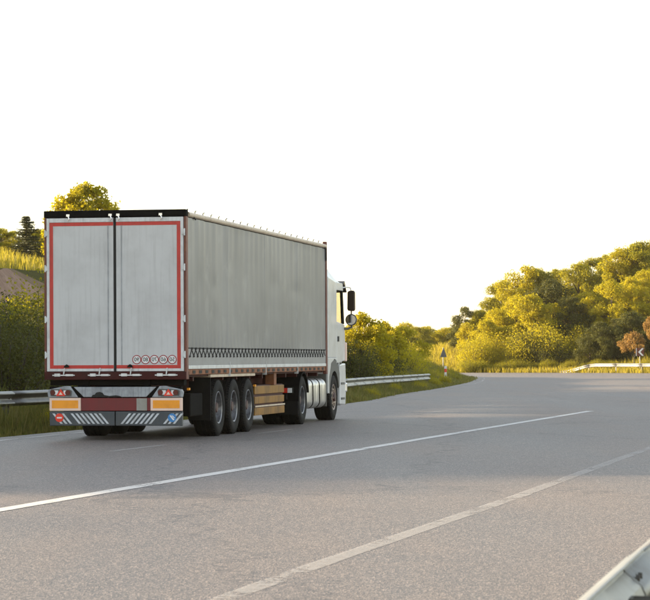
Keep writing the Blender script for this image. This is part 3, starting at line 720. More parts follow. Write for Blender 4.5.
eo = mbe.build('end_shoe', M['steel'], bpy.data.objects['guardrail.001'] if 'guardrail.001' in bpy.data.objects else None); eo.modifiers.new('thick', 'SOLIDIFY').thickness = 0.006
# far rail on the outside of the bend, its near end ramped down to the ground
def outer_off(d, i0, i1):
    s = RIGHT[i0:i1]; t_ = np.gradient(s, axis=0); nn = np.stack([t_[:, 1], -t_[:, 0]], 1); nn /= np.linalg.norm(nn, axis=1, keepdims=True); return s + nn * d
fp = outer_off(1.2, 62, 108)
x_end = vx(552, 238)
fp = np.array([q for q in fp if not (q[0] < x_end and q[1] > 200)])
fp = fp[::-1]
guardrail(fp, -1, 0.80, 'pale guardrail on the outside of the bend with its end ramped to the ground', 4.0, 4.0, zfun=lambda s: 0.12 + 0.72 * float(ss(0, 5.0, s)))

# ------------------------------------------------------------------ signs by the road
def arrow_sign():
    Y = 231.0; X = vx(640, Y); z = hz(X, Y); e = empty('arrow_sign', (X, Y, z), R(4)); zc = 1.85 - z; hs = 0.36
    mb = MB(); mb.tube([(0, 0.03, -0.4), (0, 0.03, zc + 0.3)], 0.035, 8); mb.build('post', M['steel'], e)
    pl = MB().box(-hs, hs, -0.012, 0.012, zc - hs, zc + hs).build('panel', M['lamp_dark'], e, bevel=0.005)
    def chev(x0):
        w_ = 0.20; return [(x0, zc), (x0 + 0.33, zc + 0.33), (x0 + 0.33 + w_, zc + 0.33), (x0 + w_, zc), (x0 + 0.33 + w_, zc - 0.33), (x0 + 0.33, zc - 0.33)]
    mb = MB(); q = [(min(u, 0.34), v) for u, v in chev(-0.17)]; mb.prism(q, -0.018, -0.013, 'y'); mb.build('chevron', M['white_stk'], pl)
    mb = MB()
    mb.box(-hs, -hs + 0.05, -0.017, -0.0125, zc - hs, zc + hs); mb.build('edge_band', M['white_stk'], pl)
    tag(e, 'square red and white arrow sign pointing left behind the far guardrail', 'road sign')
arrow_sign()
def tri_sign():
    Y = 186.0; X = vx(443.5, Y); z = hz(X, Y); e = empty('triangular_sign', (X, Y, z), R(52)); zb = 1.40 - z
    MB().tube([(0, 0.03, -0.4), (0, 0.03, zb + 0.75)], 0.035, 8).build('post', M['steel'], e)
    MB().prism([(-0.42, zb + 0.05), (0.42, zb + 0.05), (0, zb + 0.74)], -0.012, 0.012, 'y').build('panel', M['cabgrey'], e, bevel=0.01)
    for za, hw in ((0.16, 0.3), (0.46, 0.12)): B(-hw, hw, -0.03, -0.013, zb + za, zb + za + 0.04).build('bracket', M['cabgrey'], e)
    tag(e, 'grey back of a triangular road sign on a thin post', 'road sign')
tri_sign()
def marker():
    Y = 150.0; X = vx(445.5, Y); z = hz(X, Y); e = empty('marker_post', (X, Y, z))
    def sec(z0, z1, nm, mat): MB().prism([(-0.06, -0.05), (0.06, -0.05), (0.075, 0.02), (0, 0.06), (-0.075, 0.02)], z0, z1, 'z').build(nm, mat, e, bevel=0.008)
    sec(-0.3, 0.62, 'shaft', M['concrete']); sec(0.621, 0.82, 'red_band', M['lamp_red']); sec(0.821, 0.98, 'cap', M['concrete'])
    MB().box(-0.05, 0.05, -0.06, -0.051, 0.25, 0.42).build('dark_band', M['ink'], e)
    tag(e, 'small white marker post with a red band in the grass at the bend', 'marker post')
marker()

# ------------------------------------------------------------------ the truck (local: x right, y forward, origin under the rear doors)
HEAD = math.atan(0.1826)
TX, TY = -2.394 - 1.275 * math.cos(HEAD), 44.676 + 1.275 * math.sin(HEAD)
T = empty('articulated_truck', (TX, TY, 0), -HEAD)
tag(T, 'white articulated truck with grey curtain sided trailer driving away on the road', 'truck')

# --- trailer frame and rear doors
B(-1.275, 1.275, -0.02, 0.16, 3.885, 4.005).build('rear_header', M['black'], T, bevel=0.012)
for s in (-1, 1):
    o = MB().box(min(s * 1.235, s * 1.275), max(s * 1.235, s * 1.275), 0.0, 0.14, 1.06, 3.884).build('rear_corner_post', M['post'], T, bevel=0.006)
for s in (-1, 1):
    xa, xb = sorted((s * 0.024, s * 1.228))
    d = B(xa, xb, -0.005, 0.045, 1.20, 3.875).build('rear_door', M['door'], T, bevel=0.006)
    # white surround of the leaf, standing proud
    xo, xi = s * 1.226, s * 0.026
    mb = MB()
    for x0, x1, z0, z1 in ((s * 1.176, xo, 1.202, 3.873), (xi, s * 1.175, 3.80, 3.873), (xi, s * 1.175, 1.202, 1.248)):
        mb.box(min(x0, x1), max(x0, x1), -0.016, -0.0052, z0, z1)
    mb.build('door_edge', M['frame'], d, bevel=0.003)
    mb = MB()
    for x0, x1, z0, z1 in ((s * 1.110, s * 1.174, 1.25, 3.798), (xi, s * 1.109, 3.736, 3.798), (xi, s * 1.109, 1.25, 1.310)):
        mb.box(min(x0, x1), max(x0, x1), -0.0085, -0.0052, z0, z1)
    mb.build('red_border', M['tape'], d)
    for z in (3.61, 3.00, 2.11, 1.49):
        mb = MB(); a, b = sorted((s * 1.195, s * 1.262)); mb.box(a, b, -0.028, -0.0165, z - 0.04, z + 0.04); mb.tube([(s * 1.25, -0.025, z - 0.06), (s * 1.25, -0.025, z + 0.06)], 0.014, 8)
        mb.build('hinge', M['frame'], d)
    # lock rods in shallow channels
    for xr_ in (0.12,):
        mb = MB(); mb.tube([(s * xr_, -0.011, 1.31), (s * xr_, -0.011, 3.74)], 0.007, 6); mb.build('lock_rod', M['hazepanel'], d)
    for xr_ in (0.07, 0.83):
        mb = MB(); x = s * xr_; mb.box(x - 0.03, x + 0.03, -0.05, -0.0205, 3.90, 3.94); mb.tube([(x, -0.04, 3.91), (x + 0.03, -0.055, 3.86), (x, -0.045, 3.82)], 0.011, 6); mb.build('top_latch', M['chrome'], d)
    for xr_ in (0.28, 0.92):
        mb = MB(); x = s * xr_
        mb.box(x - 0.20, x + 0.20, -0.05, -0.03, 1.125, 1.145); mb.box(x - 0.16, x - 0.06, -0.062, -0.03, 1.115, 1.165); mb.box(x + 0.04, x + 0.17, -0.058, -0.03, 1.12, 1.155)
        mb.tube([(x, -0.04, 1.15), (x + 0.02, -0.045, 1.26)], 0.012, 6)
        mb.build('lock_handle', M['alu'], d)
    if s == 1: RD = d
B(-0.0235, 0.0235, 0.0, 0.04, 1.20, 3.87).build('door_seal', M['ink'], T)
B(-1.27, 1.27, -0.03, 0.22, 1.055, 1.195).build('rear_sill', M['chassis'], T, bevel=0.008)
# speed stickers: writing stands mirrored in the photograph
def text_mesh(body, size):
    cu = bpy.data.curves.new('t', 'FONT'); cu.body = body; cu.size = size; cu.align_x = 'CENTER'; cu.align_y = 'CENTER'; cu.offset = 0.0008
    ob = bpy.data.objects.new('t', cu); COL.objects.link(ob)
    dg = bpy.context.evaluated_depsgraph_get(); me = bpy.data.meshes.new_from_object(ob.evaluated_get(dg))
    vs_ = [tuple(v.co) for v in me.vertices]; fs = [tuple(p.vertices) for p in me.polygons]
    bpy.data.objects.remove(ob); bpy.data.curves.remove(cu); bpy.data.meshes.remove(me)
    return vs_, fs
def disc(mb, x, z, y0, y1, r, mi, n=28): mb.prism([(x + r * math.cos(2 * math.pi * k / n), z + r * math.sin(2 * math.pi * k / n)) for k in range(n)], y0, y1, 'y', mi)
for x, num in zip((0.387, 0.544, 0.702, 0.862, 1.02), ('90', '80', '70', '60', '50')):
    mb = MB(); z = 1.403
    disc(mb, x, z, -0.0075, -0.0053, 0.080, 0); disc(mb, x, z, -0.0100, -0.0076, 0.064, 1)
    tv, tf = text_mesh(num, 0.094)
    mb.add([(x - v[0], -0.0112, z + v[1]) for v in tv], tf, 2)
    o = mb.build('speed_sticker', [M['ring'], M['white_stk'], M['ink']], RD); o['label'] = 'round speed sticker reading %s in mirror writing' % num

# --- rear light bar, reflectors and striped bumper
B(-1.20, 1.20, 0.10, 0.30, 0.955, 1.05).build('rear_crossmember', M['black'], T)
lb = B(-1.18, 1.18, -0.02, 0.10, 0.745, 0.94).build('light_bar', M['black'], T, bevel=0.01)
MB().prism([(-0.74, 0.93), (0.74, 0.93), (0.56, 0.755), (-0.56, 0.755)], -0.04, -0.021, 'y').build('centre_panel', M['hazepanel'], lb, bevel=0.008)
q = [(-0.42, 0.757), (-0.40, 0.79), (-0.36, 0.80), (-0.33, 0.835), (-0.27, 0.845), (-0.22, 0.83), (-0.19, 0.79), (-0.10, 0.775), (0.02, 0.785), (0.10, 0.772), (0.12, 0.757)]
MB().prism(q, -0.0415, -0.0402, 'y').build('oil_stain', M['ink'], lb)
for x in (-0.87, 0.27): MB().prism([(x - 0.05, 1.272), (x + 0.05, 1.272), (x + 0.03, 1.31), (x, 1.325), (x - 0.03, 1.305)], -0.04, -0.009, 'y').build('door_scuff', M['rubber'], T)  # black scuff smudges at the door foot, added as small raised blocks
for s in (-1, 1):
    L = MB().prism([(s * 0.80, 0.945), (s * 0.90, 0.948), (s * 1.19, 0.885), (s * 1.215, 0.84), (s * 1.20, 0.75), (s * 0.66, 0.75)], -0.045, 0.06, 'y').build('tail_lamp', M['hazepanel'], T, bevel=0.012)
    cx = s * 0.965
    MB().prism([(cx - 0.185, 0.775), (cx + 0.185, 0.775), (cx + 0.195, 0.86), (cx + 0.16, 0.885), (cx - 0.17, 0.895), (cx - 0.195, 0.86)], -0.056, -0.0455, 'y').build('lamp_cover', M['cabgrey'], L)
    for dx in (-0.135, 0.135):
        mb = MB(); disc(mb, cx + dx - 0.01, 0.832, -0.066, -0.0565, 0.046, 0, 18); mb.build('round_lens', M['lamp_dark'], L)
        a, b = cx + dx * 0.62 - 0.035, cx + dx * 0.62 + 0.035
        B(a, b, -0.0615, -0.0563, 0.795, 0.872).build('clear_lens', M['white_stk'], L)
    MB().prism([(cx - 0.085, 0.775), (cx + 0.085, 0.775), (cx, 0.90)], -0.074, -0.066, 'y').build('triangle_reflector', M['lamp_red'], L)
    MB().prism([(cx - 0.035, 0.795), (cx + 0.035, 0.795), (cx, 0.845)], -0.077, -0.0742, 'y').build('triangle_centre', M['orange_edge'], L)
B(-0.61, 0.63, -0.03, 0.05, 0.515, 0.738).build('centre_board', M['redpanel'], T, bevel=0.006)
for xa, xb in ((-1.18, -0.615), (0.635, 1.20)):
    p_ = B(xa, xb, -0.035, 0.02, 0.515, 0.74).build('reflector_plate', M['orange_edge'], T, bevel=0.006)
    B(xa + 0.045, xb - 0.045, -0.039, -0.0352, 0.56, 0.698).build('orange_field', M['orange'], p_)
B(0.39, 0.575, -0.042, -0.0302, 0.52, 0.732).build('number_plate', M['steel'], T)
for xa, xb, s in ((-1.18, -0.008, -1), (0.008, 1.20, 1)):
    p_ = B(xa, xb, -0.03, 0.05, 0.255, 0.505).build('bumper_panel', M['slate'], T, bevel=0.012)
    def stripe(x0):
        w_ = 0.042; k = 0.15
        q = [(x0, 0.47), (x0 + w_, 0.47), (x0 + w_ + k, 0.29), (x0 + k, 0.29)] if s < 0 else [(x0 + k, 0.47), (x0 + w_ + k, 0.47), (x0 + w_, 0.29), (x0, 0.29)]
        return MB().prism(q, -0.034, -0.0302, 'y')
    for k in range(7): stripe((-0.80 if s < 0 else 0.10) + k * 0.084).build('stripe', M['stripe'], p_)
    for k in range(3): stripe((-1.13 if s < 0 else 0.86) + k * 0.084).build('stripe', M['stripe'], p_)
    mb = MB(); cx = -1.00 if s < 0 else 1.02
    disc(mb, cx, 0.395, -0.0385, -0.0345, 0.075, 0, 24)
    if s < 0: mb.box(cx - 0.045, cx + 0.045, -0.042, -0.0387, 0.382, 0.408, 1)
    else: mb.prism([(cx - 0.045, 0.43), (cx - 0.02, 0.44), (cx + 0.045, 0.36), (cx + 0.02, 0.35)], -0.042, -0.0387, 'y', 1); mb.prism([(cx - 0.005, 0.43), (cx + 0.01, 0.435), (cx + 0.05, 0.395), (cx + 0.04, 0.385)], -0.042, -0.0387, 'y', 1)
    o = mb.build('round_sticker', [M['lamp_red'] if s < 0 else M['blue'], M['white_stk']], p_); o['label'] = 'red round sticker with white bar' if s < 0 else 'blue round sticker with white slanted mark'
for s in (-1, 1): B(s * 0.55 - 0.05, s * 0.55 + 0.05, 0.05, 0.16, 0.30, 1.05).build('bumper_bracket', M['black'], T)

# --- trailer body
LT = 13.6
def curtain(s):
    ny, nz = 420, 30; z0, z1 = 1.60, 3.87; y0, y1 = 0.15, LT - 0.14
    r = np.random.RandomState(31 + s); dents = [(r.uniform(0.6, 13), r.uniform(1.9, 3.5), r.uniform(0.12, 0.7), r.uniform(0.15, 0.6), r.uniform(-0.009, 0.008)) for _ in range(40)]; Yg = np.linspace(y0, y1, ny); Zg = np.linspace(z0, z1, nz); mb = MB()
    for y in Yg:
        for z in Zg:
            q = (z - z0) / (z1 - z0); ten = math.sin(math.pi * q) ** 0.5 if 0 < q < 1 else 0
            post = min(abs(y - p) for p in (3.4, 6.8, 10.2)); bulge = 0.5 * (1 - math.exp(-(post / 0.35) ** 2))
            dx = 0.009 * math.sin(y * 6.1 + 0.9 * math.sin(y * 1.3)) * (0.25 + 0.75 * q ** 2) * (0.6 + 0.4 * math.sin(y * 0.7)) + 0.006 * math.sin(y * 13.7 + 0.6 + 1.2 * math.sin(y * 0.9)) * (0.15 + 0.85 * q ** 3) + sum(0.012 * math.exp(-((y - p) / 0.05) ** 2) for p in (3.4, 6.8, 10.2)) * (0.4 + 0.6 * q) + 0.010 * math.sin(y * 0.95 + 0.4) * ten - 0.008 * bulge * ten
            for (dy_, dz_, ry, rz_, am) in dents: dx += am * math.exp(-((y - dy_) / ry) ** 2 - ((z - dz_) / rz_) ** 2) * ten
            dx += 0.005 * math.sin(y * 21 + 3 * math.sin(y)) * math.exp(-(q / 0.10) ** 2)
            mb.v.append((s * (1.262 + dx), y, z))
    for i in range(ny - 1):
        for j in range(nz - 1):
            a = (i * nz + j, (i + 1) * nz + j, (i + 1) * nz + j + 1, i * nz + j + 1); mb.f.append(a if s > 0 else a[::-1]); mb.mi.append(0)
    c = mb.build('side_curtain', M['curtain'], T, smooth=True)
    mb = MB(); x0, x1 = sorted((s * 1.252, s * 1.268)); mb.box(x0, x1, 0.15, LT - 0.14, 1.30, 1.599); mb.build('curtain_hem', M['hem'], c)
    # crossed lacing straps with buckles
    mb = MB(); n = 44; pit = (LT - 0.5) / n
    for k in range(n):
        y = 0.25 + k * pit; xx = s * 1.273
        mb.tube([(xx, y, 1.462), (xx, y + pit * 0.55, 1.582)], 0.010, 4); mb.tube([(xx, y + pit * 0.45, 1.582), (xx, y + pit, 1.472)], 0.010, 4)
        mb.box(min(xx, xx + s * 0.018), max(xx, xx + s * 0.018), y + pit * 0.40, y + pit * 0.62, 1.575, 1.612)
        mb.box(min(xx, xx + s * 0.014), max(xx, xx + s * 0.014), y - 0.035, y + 0.035, 1.44, 1.47)
    mb.tube([(s * 1.271, 0.16, 1.60), (s * 1.271, LT - 0.15, 1.60)], 0.011, 5)
    mb.build('strap_lacing', M['strap'], c)
    top = MB(); top.tube([(s * 1.258, 0.17, 3.925), (s * 1.258, LT - 0.10, 3.925)], 0.045, 10); top.build('roof_rail', M['cream'], T)
    for k in range(21):
        y = 0.35 + k * 0.63; h = MB(); h.tube([(s * 1.20, y, 3.95), (s * 1.205, y, 4.015), (s * 1.225, y + 0.015, 4.025)], 0.010, 5); h.build('roof_hook', M['strap'], T)
    for k in range(4):
        ya, yb = 0.15 + k * 3.33 + 0.015, 0.15 + (k + 1) * 3.33 - 0.015
        B(min(s * 1.235, s * 1.277), max(s * 1.235, s * 1.277), ya, yb, 1.235, 1.298).build('side_strip', M['alu'], T, bevel=0.006)
        B(min(s * 1.20, s * 1.262), max(s * 1.20, s * 1.262), ya, yb, 1.135, 1.233).build('side_rail', M['rust'], T, bevel=0.006)
    for k in range(5):
        y = 0.15 + k * 3.33
        if 0 < k < 4: B(min(s * 1.2, s * 1.281), max(s * 1.2, s * 1.281), y - 0.012, y + 0.012, 1.09, 1.36).build('rail_bracket', M['alu'], T)
    for k in range(26):
        y = 0.5 + k * 0.5; x = s * 1.263
        MB().box(min(x, x + s * 0.006), max(x, x + s * 0.006), y, y + 0.20, 1.155, 1.21).build('tie_slot', M['ink'], T)
    B(min(s * 1.205, s * 1.285), max(s * 1.205, s * 1.285), LT - 0.13, LT, 1.06, 4.03).build('front_corner_post', M['post'], T, bevel=0.01)
    MB().tube([(s * 1.27, 0.17, 3.95), (s * 1.275, 0.55, 3.90), (s * 1.275, 0.72, 3.86)], 0.016, 5).build('curtain_pole', M['strap'], T)
    MB().tube([(s * 1.28, LT - 0.40, 3.93), (s * 1.285, LT - 0.16, 3.86), (s * 1.285, LT - 0.14, 3.60)], 0.016, 5).build('curtain_pole', M['strap'], T)
for s in (-1, 1): curtain(s)
mb = MB()
for k in range(28):
    ya, yb = 0.16 + k * 0.475, 0.16 + (k + 1) * 0.475
    mb.prism([(ya, 3.955), ((ya + yb) / 2, 3.935), (yb, 3.955), (yb, 3.90), (ya, 3.90)], -1.21, 1.21, 'x')
mb.build('roof_tarpaulin', M['hem'], T)
B(-1.20, 1.20, LT - 0.10, LT - 0.01, 1.06, 3.99).build('front_wall', M['frame'], T)
B(-1.19, 1.19, 0.23, LT - 0.12, 1.10, 1.22).build('load_floor', M['chassis'], T)
for s in (-1, 1): B(s * 0.50 - 0.06, s * 0.50 + 0.06, 0.32, 13.0, 0.82, 1.095).build('chassis_beam', M['chassis'], T)
for k in range(11): B(-1.17, 1.17, 0.9 + k * 1.2, 0.98 + k * 1.2, 1.02, 1.098).build('cross_bearer', M['chassis'], T)
# landing legs, tool box, rear locker
for s in (-1, 1):
    mb = MB(); mb.box(s * 0.75 - 0.07, s * 0.75 + 0.07, 9.30, 9.44, 0.50, 1.09); mb.box(s * 0.75 - 0.13, s * 0.75 + 0.13, 9.22, 9.52, 0.44, 0.50); mb.build('landing_leg', M['chassis'], T)
B(1.02, 1.20, 7.95, 8.20, 0.88, 1.134).build('hanging_plate', M['rust'], T)
bx = B(0.55, 1.14, 6.15, 9.15, 0.30, 0.89).build('pallet_box', M['chassis'], T, bevel=0.01)
for z0, z1, y1 in ((0.71, 0.87, 9.12), (0.52, 0.66, 9.12), (0.29, 0.44, 9.16)): B(1.145, 1.175, 6.17, y1, z0, z1).build('board', M['gold'], bx, bevel=0.006)
B(1.176, 1.19, 6.17, 9.14, 0.455, 0.485).build('guard_bar', M['cream'], bx)
B(-1.14, -0.55, 6.15, 9.15, 0.30, 0.89).build('pallet_box', M['gold'], T, bevel=0.01)
B(0.60, 1.16, 0.75, 1.70, 0.40, 0.80).build('rear_locker', M['black'], T, bevel=0.02)
B(-1.16, -0.60, 0.75, 1.70, 0.40, 0.80).build('rear_locker', M['black'], T, bevel=0.02)
for y in (0.45, 6.05): B(1.17, 1.21, y, y + 0.09, 0.865, 0.905).build('side_marker', M['orange'], T)
for s in (-1, 1):
    B(min(s * 0.86, s * 1.24), max(s * 0.86, s * 1.24), 2.02, 5.92, 1.075, 1.131).build('mudguard', M['cream'] if s > 0 else M['black'], T, bevel=0.01)
    B(min(s * 0.84, s * 1.24), max(s * 0.84, s * 1.24), 1.985, 2.01, 0.30, 1.07).build('mud_flap', M['rubber'], T)

# --- wheels
def tyre_mesh():
    mb = MB(); R0, W = 0.525, 0.385; prof = [(-0.02, 0.285), (0.0, 0.31), (0.012, 0.36), (0.016, 0.41), (0.008, 0.46), (-0.012, 0.50), (-0.035, 0.517)]
    for k in range(4):
        g = -0.075 - k * 0.075
        prof += [(g + 0.012, R0), (g + 0.008, R0 - 0.016), (g - 0.008, R0 - 0.016), (g - 0.012, R0)]
    prof += [(-W + 0.035, 0.517), (-W + 0.012, 0.50), (-W - 0.008, 0.46), (-W - 0.014, 0.40), (-W, 0.31), (-W + 0.02, 0.285)]
    mb.lathe(prof[::-1], 56)
    for k in range(56):            # shoulder lugs
        a = 2 * math.pi * k / 56; c_, s_ = math.cos(a), math.sin(a)
        for x0, x1 in ((-0.055, -0.008),):
            q = []
            for r_ in (0.50, 0.527):
                for da in (-0.018, 0.018): q += [(x0, r_ * math.cos(a + da), r_ * math.sin(a + da)), (x1, (r_ - 0.004) * math.cos(a + da), (r_ - 0.004) * math.sin(a + da))]
            mb.add(q, [(0, 1, 3, 2), (4, 6, 7, 5), (0, 4, 5, 1), (2, 3, 7, 6), (0, 2, 6, 4), (1, 5, 7, 3)])
    return autosmooth(mb.mesh('tyre', M['rubber']), 35)
def rim_mesh(kind):
    mb = MB(); d = {'trailer': -0.115, 'drive': -0.20, 'front': -0.02}[kind]
    prof = [(-0.36, 0.29), (-0.02, 0.29), (-0.004, 0.298), (0.0, 0.292), (-0.012, 0.272), (d * 0.6 - 0.02, 0.262), (d - 0.02, 0.235), (d + 0.012, 0.20), (d + 0.012, 0.13), (d, 0.105), (d, 0.0)]
    mb.lathe(prof[::-1], 44)
    for k in range(10):
        a = 2 * math.pi * (k + 0.5) / 10; cy, cz = 0.222 * math.cos(a), 0.222 * math.sin(a)
        mb.lathe([(d + 0.0, 0.034), (d + 0.014, 0.034), (d + 0.0145, 0.0)], 10, 1, 'x', (0, cy, cz))
        a2 = 2 * math.pi * k / 10; mb.lathe([(d + 0.0, 0.017), (d + 0.045, 0.015), (d + 0.047, 0.0)], 6, 0, 'x', (0, 0.158 * math.cos(a2), 0.158 * math.sin(a2)))
    return autosmooth(mb.mesh('rim', [M['rim_brown'] if kind == 'front' else M['rim'], M['ink']]), 40)
def hub_mesh(kind):
    d = {'trailer': -0.115, 'drive': -0.20, 'front': -0.02}[kind]; mb = MB(); e = {'trailer': 0.085, 'drive': 0.15, 'front': 0.06}[kind]
    mb.lathe([(d - 0.01, 0.118), (d + e * 0.7, 0.10), (d + e, 0.082), (d + e, 0.0)][::-1], 24); return autosmooth(mb.mesh('hub', M['hub']), 40)
TY_ = tyre_mesh(); RM = {k: rim_mesh(k) for k in ('trailer', 'drive', 'front')}; HB = {k: hub_mesh(k) for k in RM}
def wheel(x, y, kind, s):
    e = bpy.data.objects.new('wheel', None); COL.objects.link(e); e.parent = T; e.location = (x, y, 0.522); e.rotation_euler = (rng.uniform(0, 6), 0, 0 if s > 0 else math.pi)
    link('tyre', TY_, e)
    if kind: link('rim', RM[kind], e); link('hub', HB[kind], e)
for s in (-1, 1):
    for y in (2.65, 3.96, 5.27): wheel(s * 1.245, y, 'trailer', s)
    wheel(s * 1.225, 10.9, 'drive', s); wheel(s * 0.79, 10.9, None, s); wheel(s * 1.215, 14.75, 'front', s)
for y in (2.65, 3.96, 5.27, 10.9, 14.75): MB().tube([(-0.9, y, 0.52), (0.9, y, 0.52)], 0.075, 10).build('axle', M['black'], T)
for s in (-1, 1):
    for y in (2.65, 3.96, 5.27): MB().lathe([(0.0, 0.0), (0.0, 0.13), (0.1, 0.15), (0.22, 0.13), (0.22, 0.0)], 14, 0, 'z', (s * 0.5, y + 0.3, 0.58)).build('air_bag', M['rubber'], T)

# --- tractor unit
for s in (-1, 1): B(s * 0.40 - 0.05, s * 0.40 + 0.05, 9.75, 15.9, 0.55, 0.80).build('tractor_frame', M['black'], T)
B(-0.5, 0.5, 10.1, 11.6, 0.805, 1.05).build('coupling_plate', M['black'], T)
def arc_guard(y, r0, r1, a0, a1, xa, xb, nm, mat, par=None):
    n = 14; q = [(y + r1 * math.cos(a0 + (a1 - a0) * k / n), 0.522 + r1 * math.sin(a0 + (a1 - a0) * k / n)) for k in range(n + 1)] + [(y + r0 * math.cos(a1 + (a0 - a1) * k / n), 0.522 + r0 * math.sin(a1 + (a0 - a1) * k / n)) for k in range(n + 1)]
    mb = MB(); N = len(q); mb.add([(xa, *p) for p in q] + [(xb, *p) for p in q], [(k, k + N, (k + 1) % N + N, (k + 1) % N) for k in range(N)] + [(k, k + 1, N - 2 - k, N - 1 - k) for k in range(n)] + [(k + N, 2 * N - 1 - k, 2 * N - 2 - k, k + 1 + N) for k in range(n)])
    return mb.build(nm, mat, par or T)
for s in (-1, 1):
    a, b = sorted((s * 0.80, s * 1.255))
    arc_guard(10.9, 0.575, 0.61, R(15), R(200), a, b, 'drive_mudguard', M['black'])
    B(a, b, 10.24, 10.27, 0.22, 0.50).build('drive_mud_flap', M['rubber'], T)
    tl = B(*sorted((s * 0.95, s * 1.22)), 9.86, 9.93, 0.68, 0.80).build('tractor_tail_lamp', M['black'], T, bevel=0.008)
    B(*sorted((s * 0.97, s * 1.10)), 9.845, 9.8595, 0.69, 0.79).build('red_lens', M['lamp_red'], tl); B(*sorted((s * 1.105, s * 1.20)), 9.845, 9.8595, 0.69, 0.79).build('clear_lens', M['white_stk'], tl)
    B(*sorted((s * 0.45, s * 1.10)), 9.75, 9.85, 0.55, 0.66).build('tail_beam', M['black'], T)
# fuel tank with ribbed aluminium bands
def tank(s):
    y0, y1 = 11.70, 13.75; x0, x1, z0, z1, rr = 0.62, 1.215, 0.33, 0.95, 0.14
    def ring(g):
        pts = []
        for cx, cz, a0 in ((x1 - rr, z1 - rr, 0), (x0 + rr, z1 - rr, 90), (x0 + rr, z0 + rr, 180), (x1 - rr, z0 + rr, 270)):
            for k in range(7): a = R(a0 + 15 * k); pts.append((cx + (rr + g) * math.cos(a), cz + (rr + g) * math.sin(a)))
        return pts
    mb = MB(); prof = [(y0, -0.03), (y0 + 0.02, 0.0)]
    for k in range(5):
        a = y0 + 0.02 + (y1 - y0 - 0.04) * k / 5; b = y0 + 0.02 + (y1 - y0 - 0.04) * (k + 1) / 5
        prof += [(a + 0.01, -0.025), (a + 0.05, 0.0), (a + 0.12, 0.018), ((a + b) / 2, 0.026), (b - 0.12, 0.018), (b - 0.05, 0.0), (b - 0.01, -0.025)]
    prof += [(y1 - 0.02, 0.0), (y1, -0.03)]; n = 28
    for y, g in prof: mb.v += [(s * x, y, z) for x, z in ring(g)]
    for i in range(len(prof) - 1):
        for k in range(n):
            q = (i * n + k, i * n + (k + 1) % n, (i + 1) * n + (k + 1) % n, (i + 1) * n + k); mb.f.append(q[::-1] if s > 0 else q); mb.mi.append(0)
    mb.f += [list(range(n)), [(len(prof) - 1) * n + k for k in range(n)]]; mb.mi += [0, 0]
    o = mb.build('fuel_tank', M['tank'], T, smooth=True)
    for k in (1, 3):
        y = y0 + 0.02 + (y1 - y0 - 0.04) * k / 5; st = MB(); q = ring(0.004); N = len(q)
        st.tube([(s * x, y, z) for x, z in q + q[:1]], 0.018, 5, cap=False); st.build('tank_strap', M['black'], o)
for s in (-1, 1): tank(s)
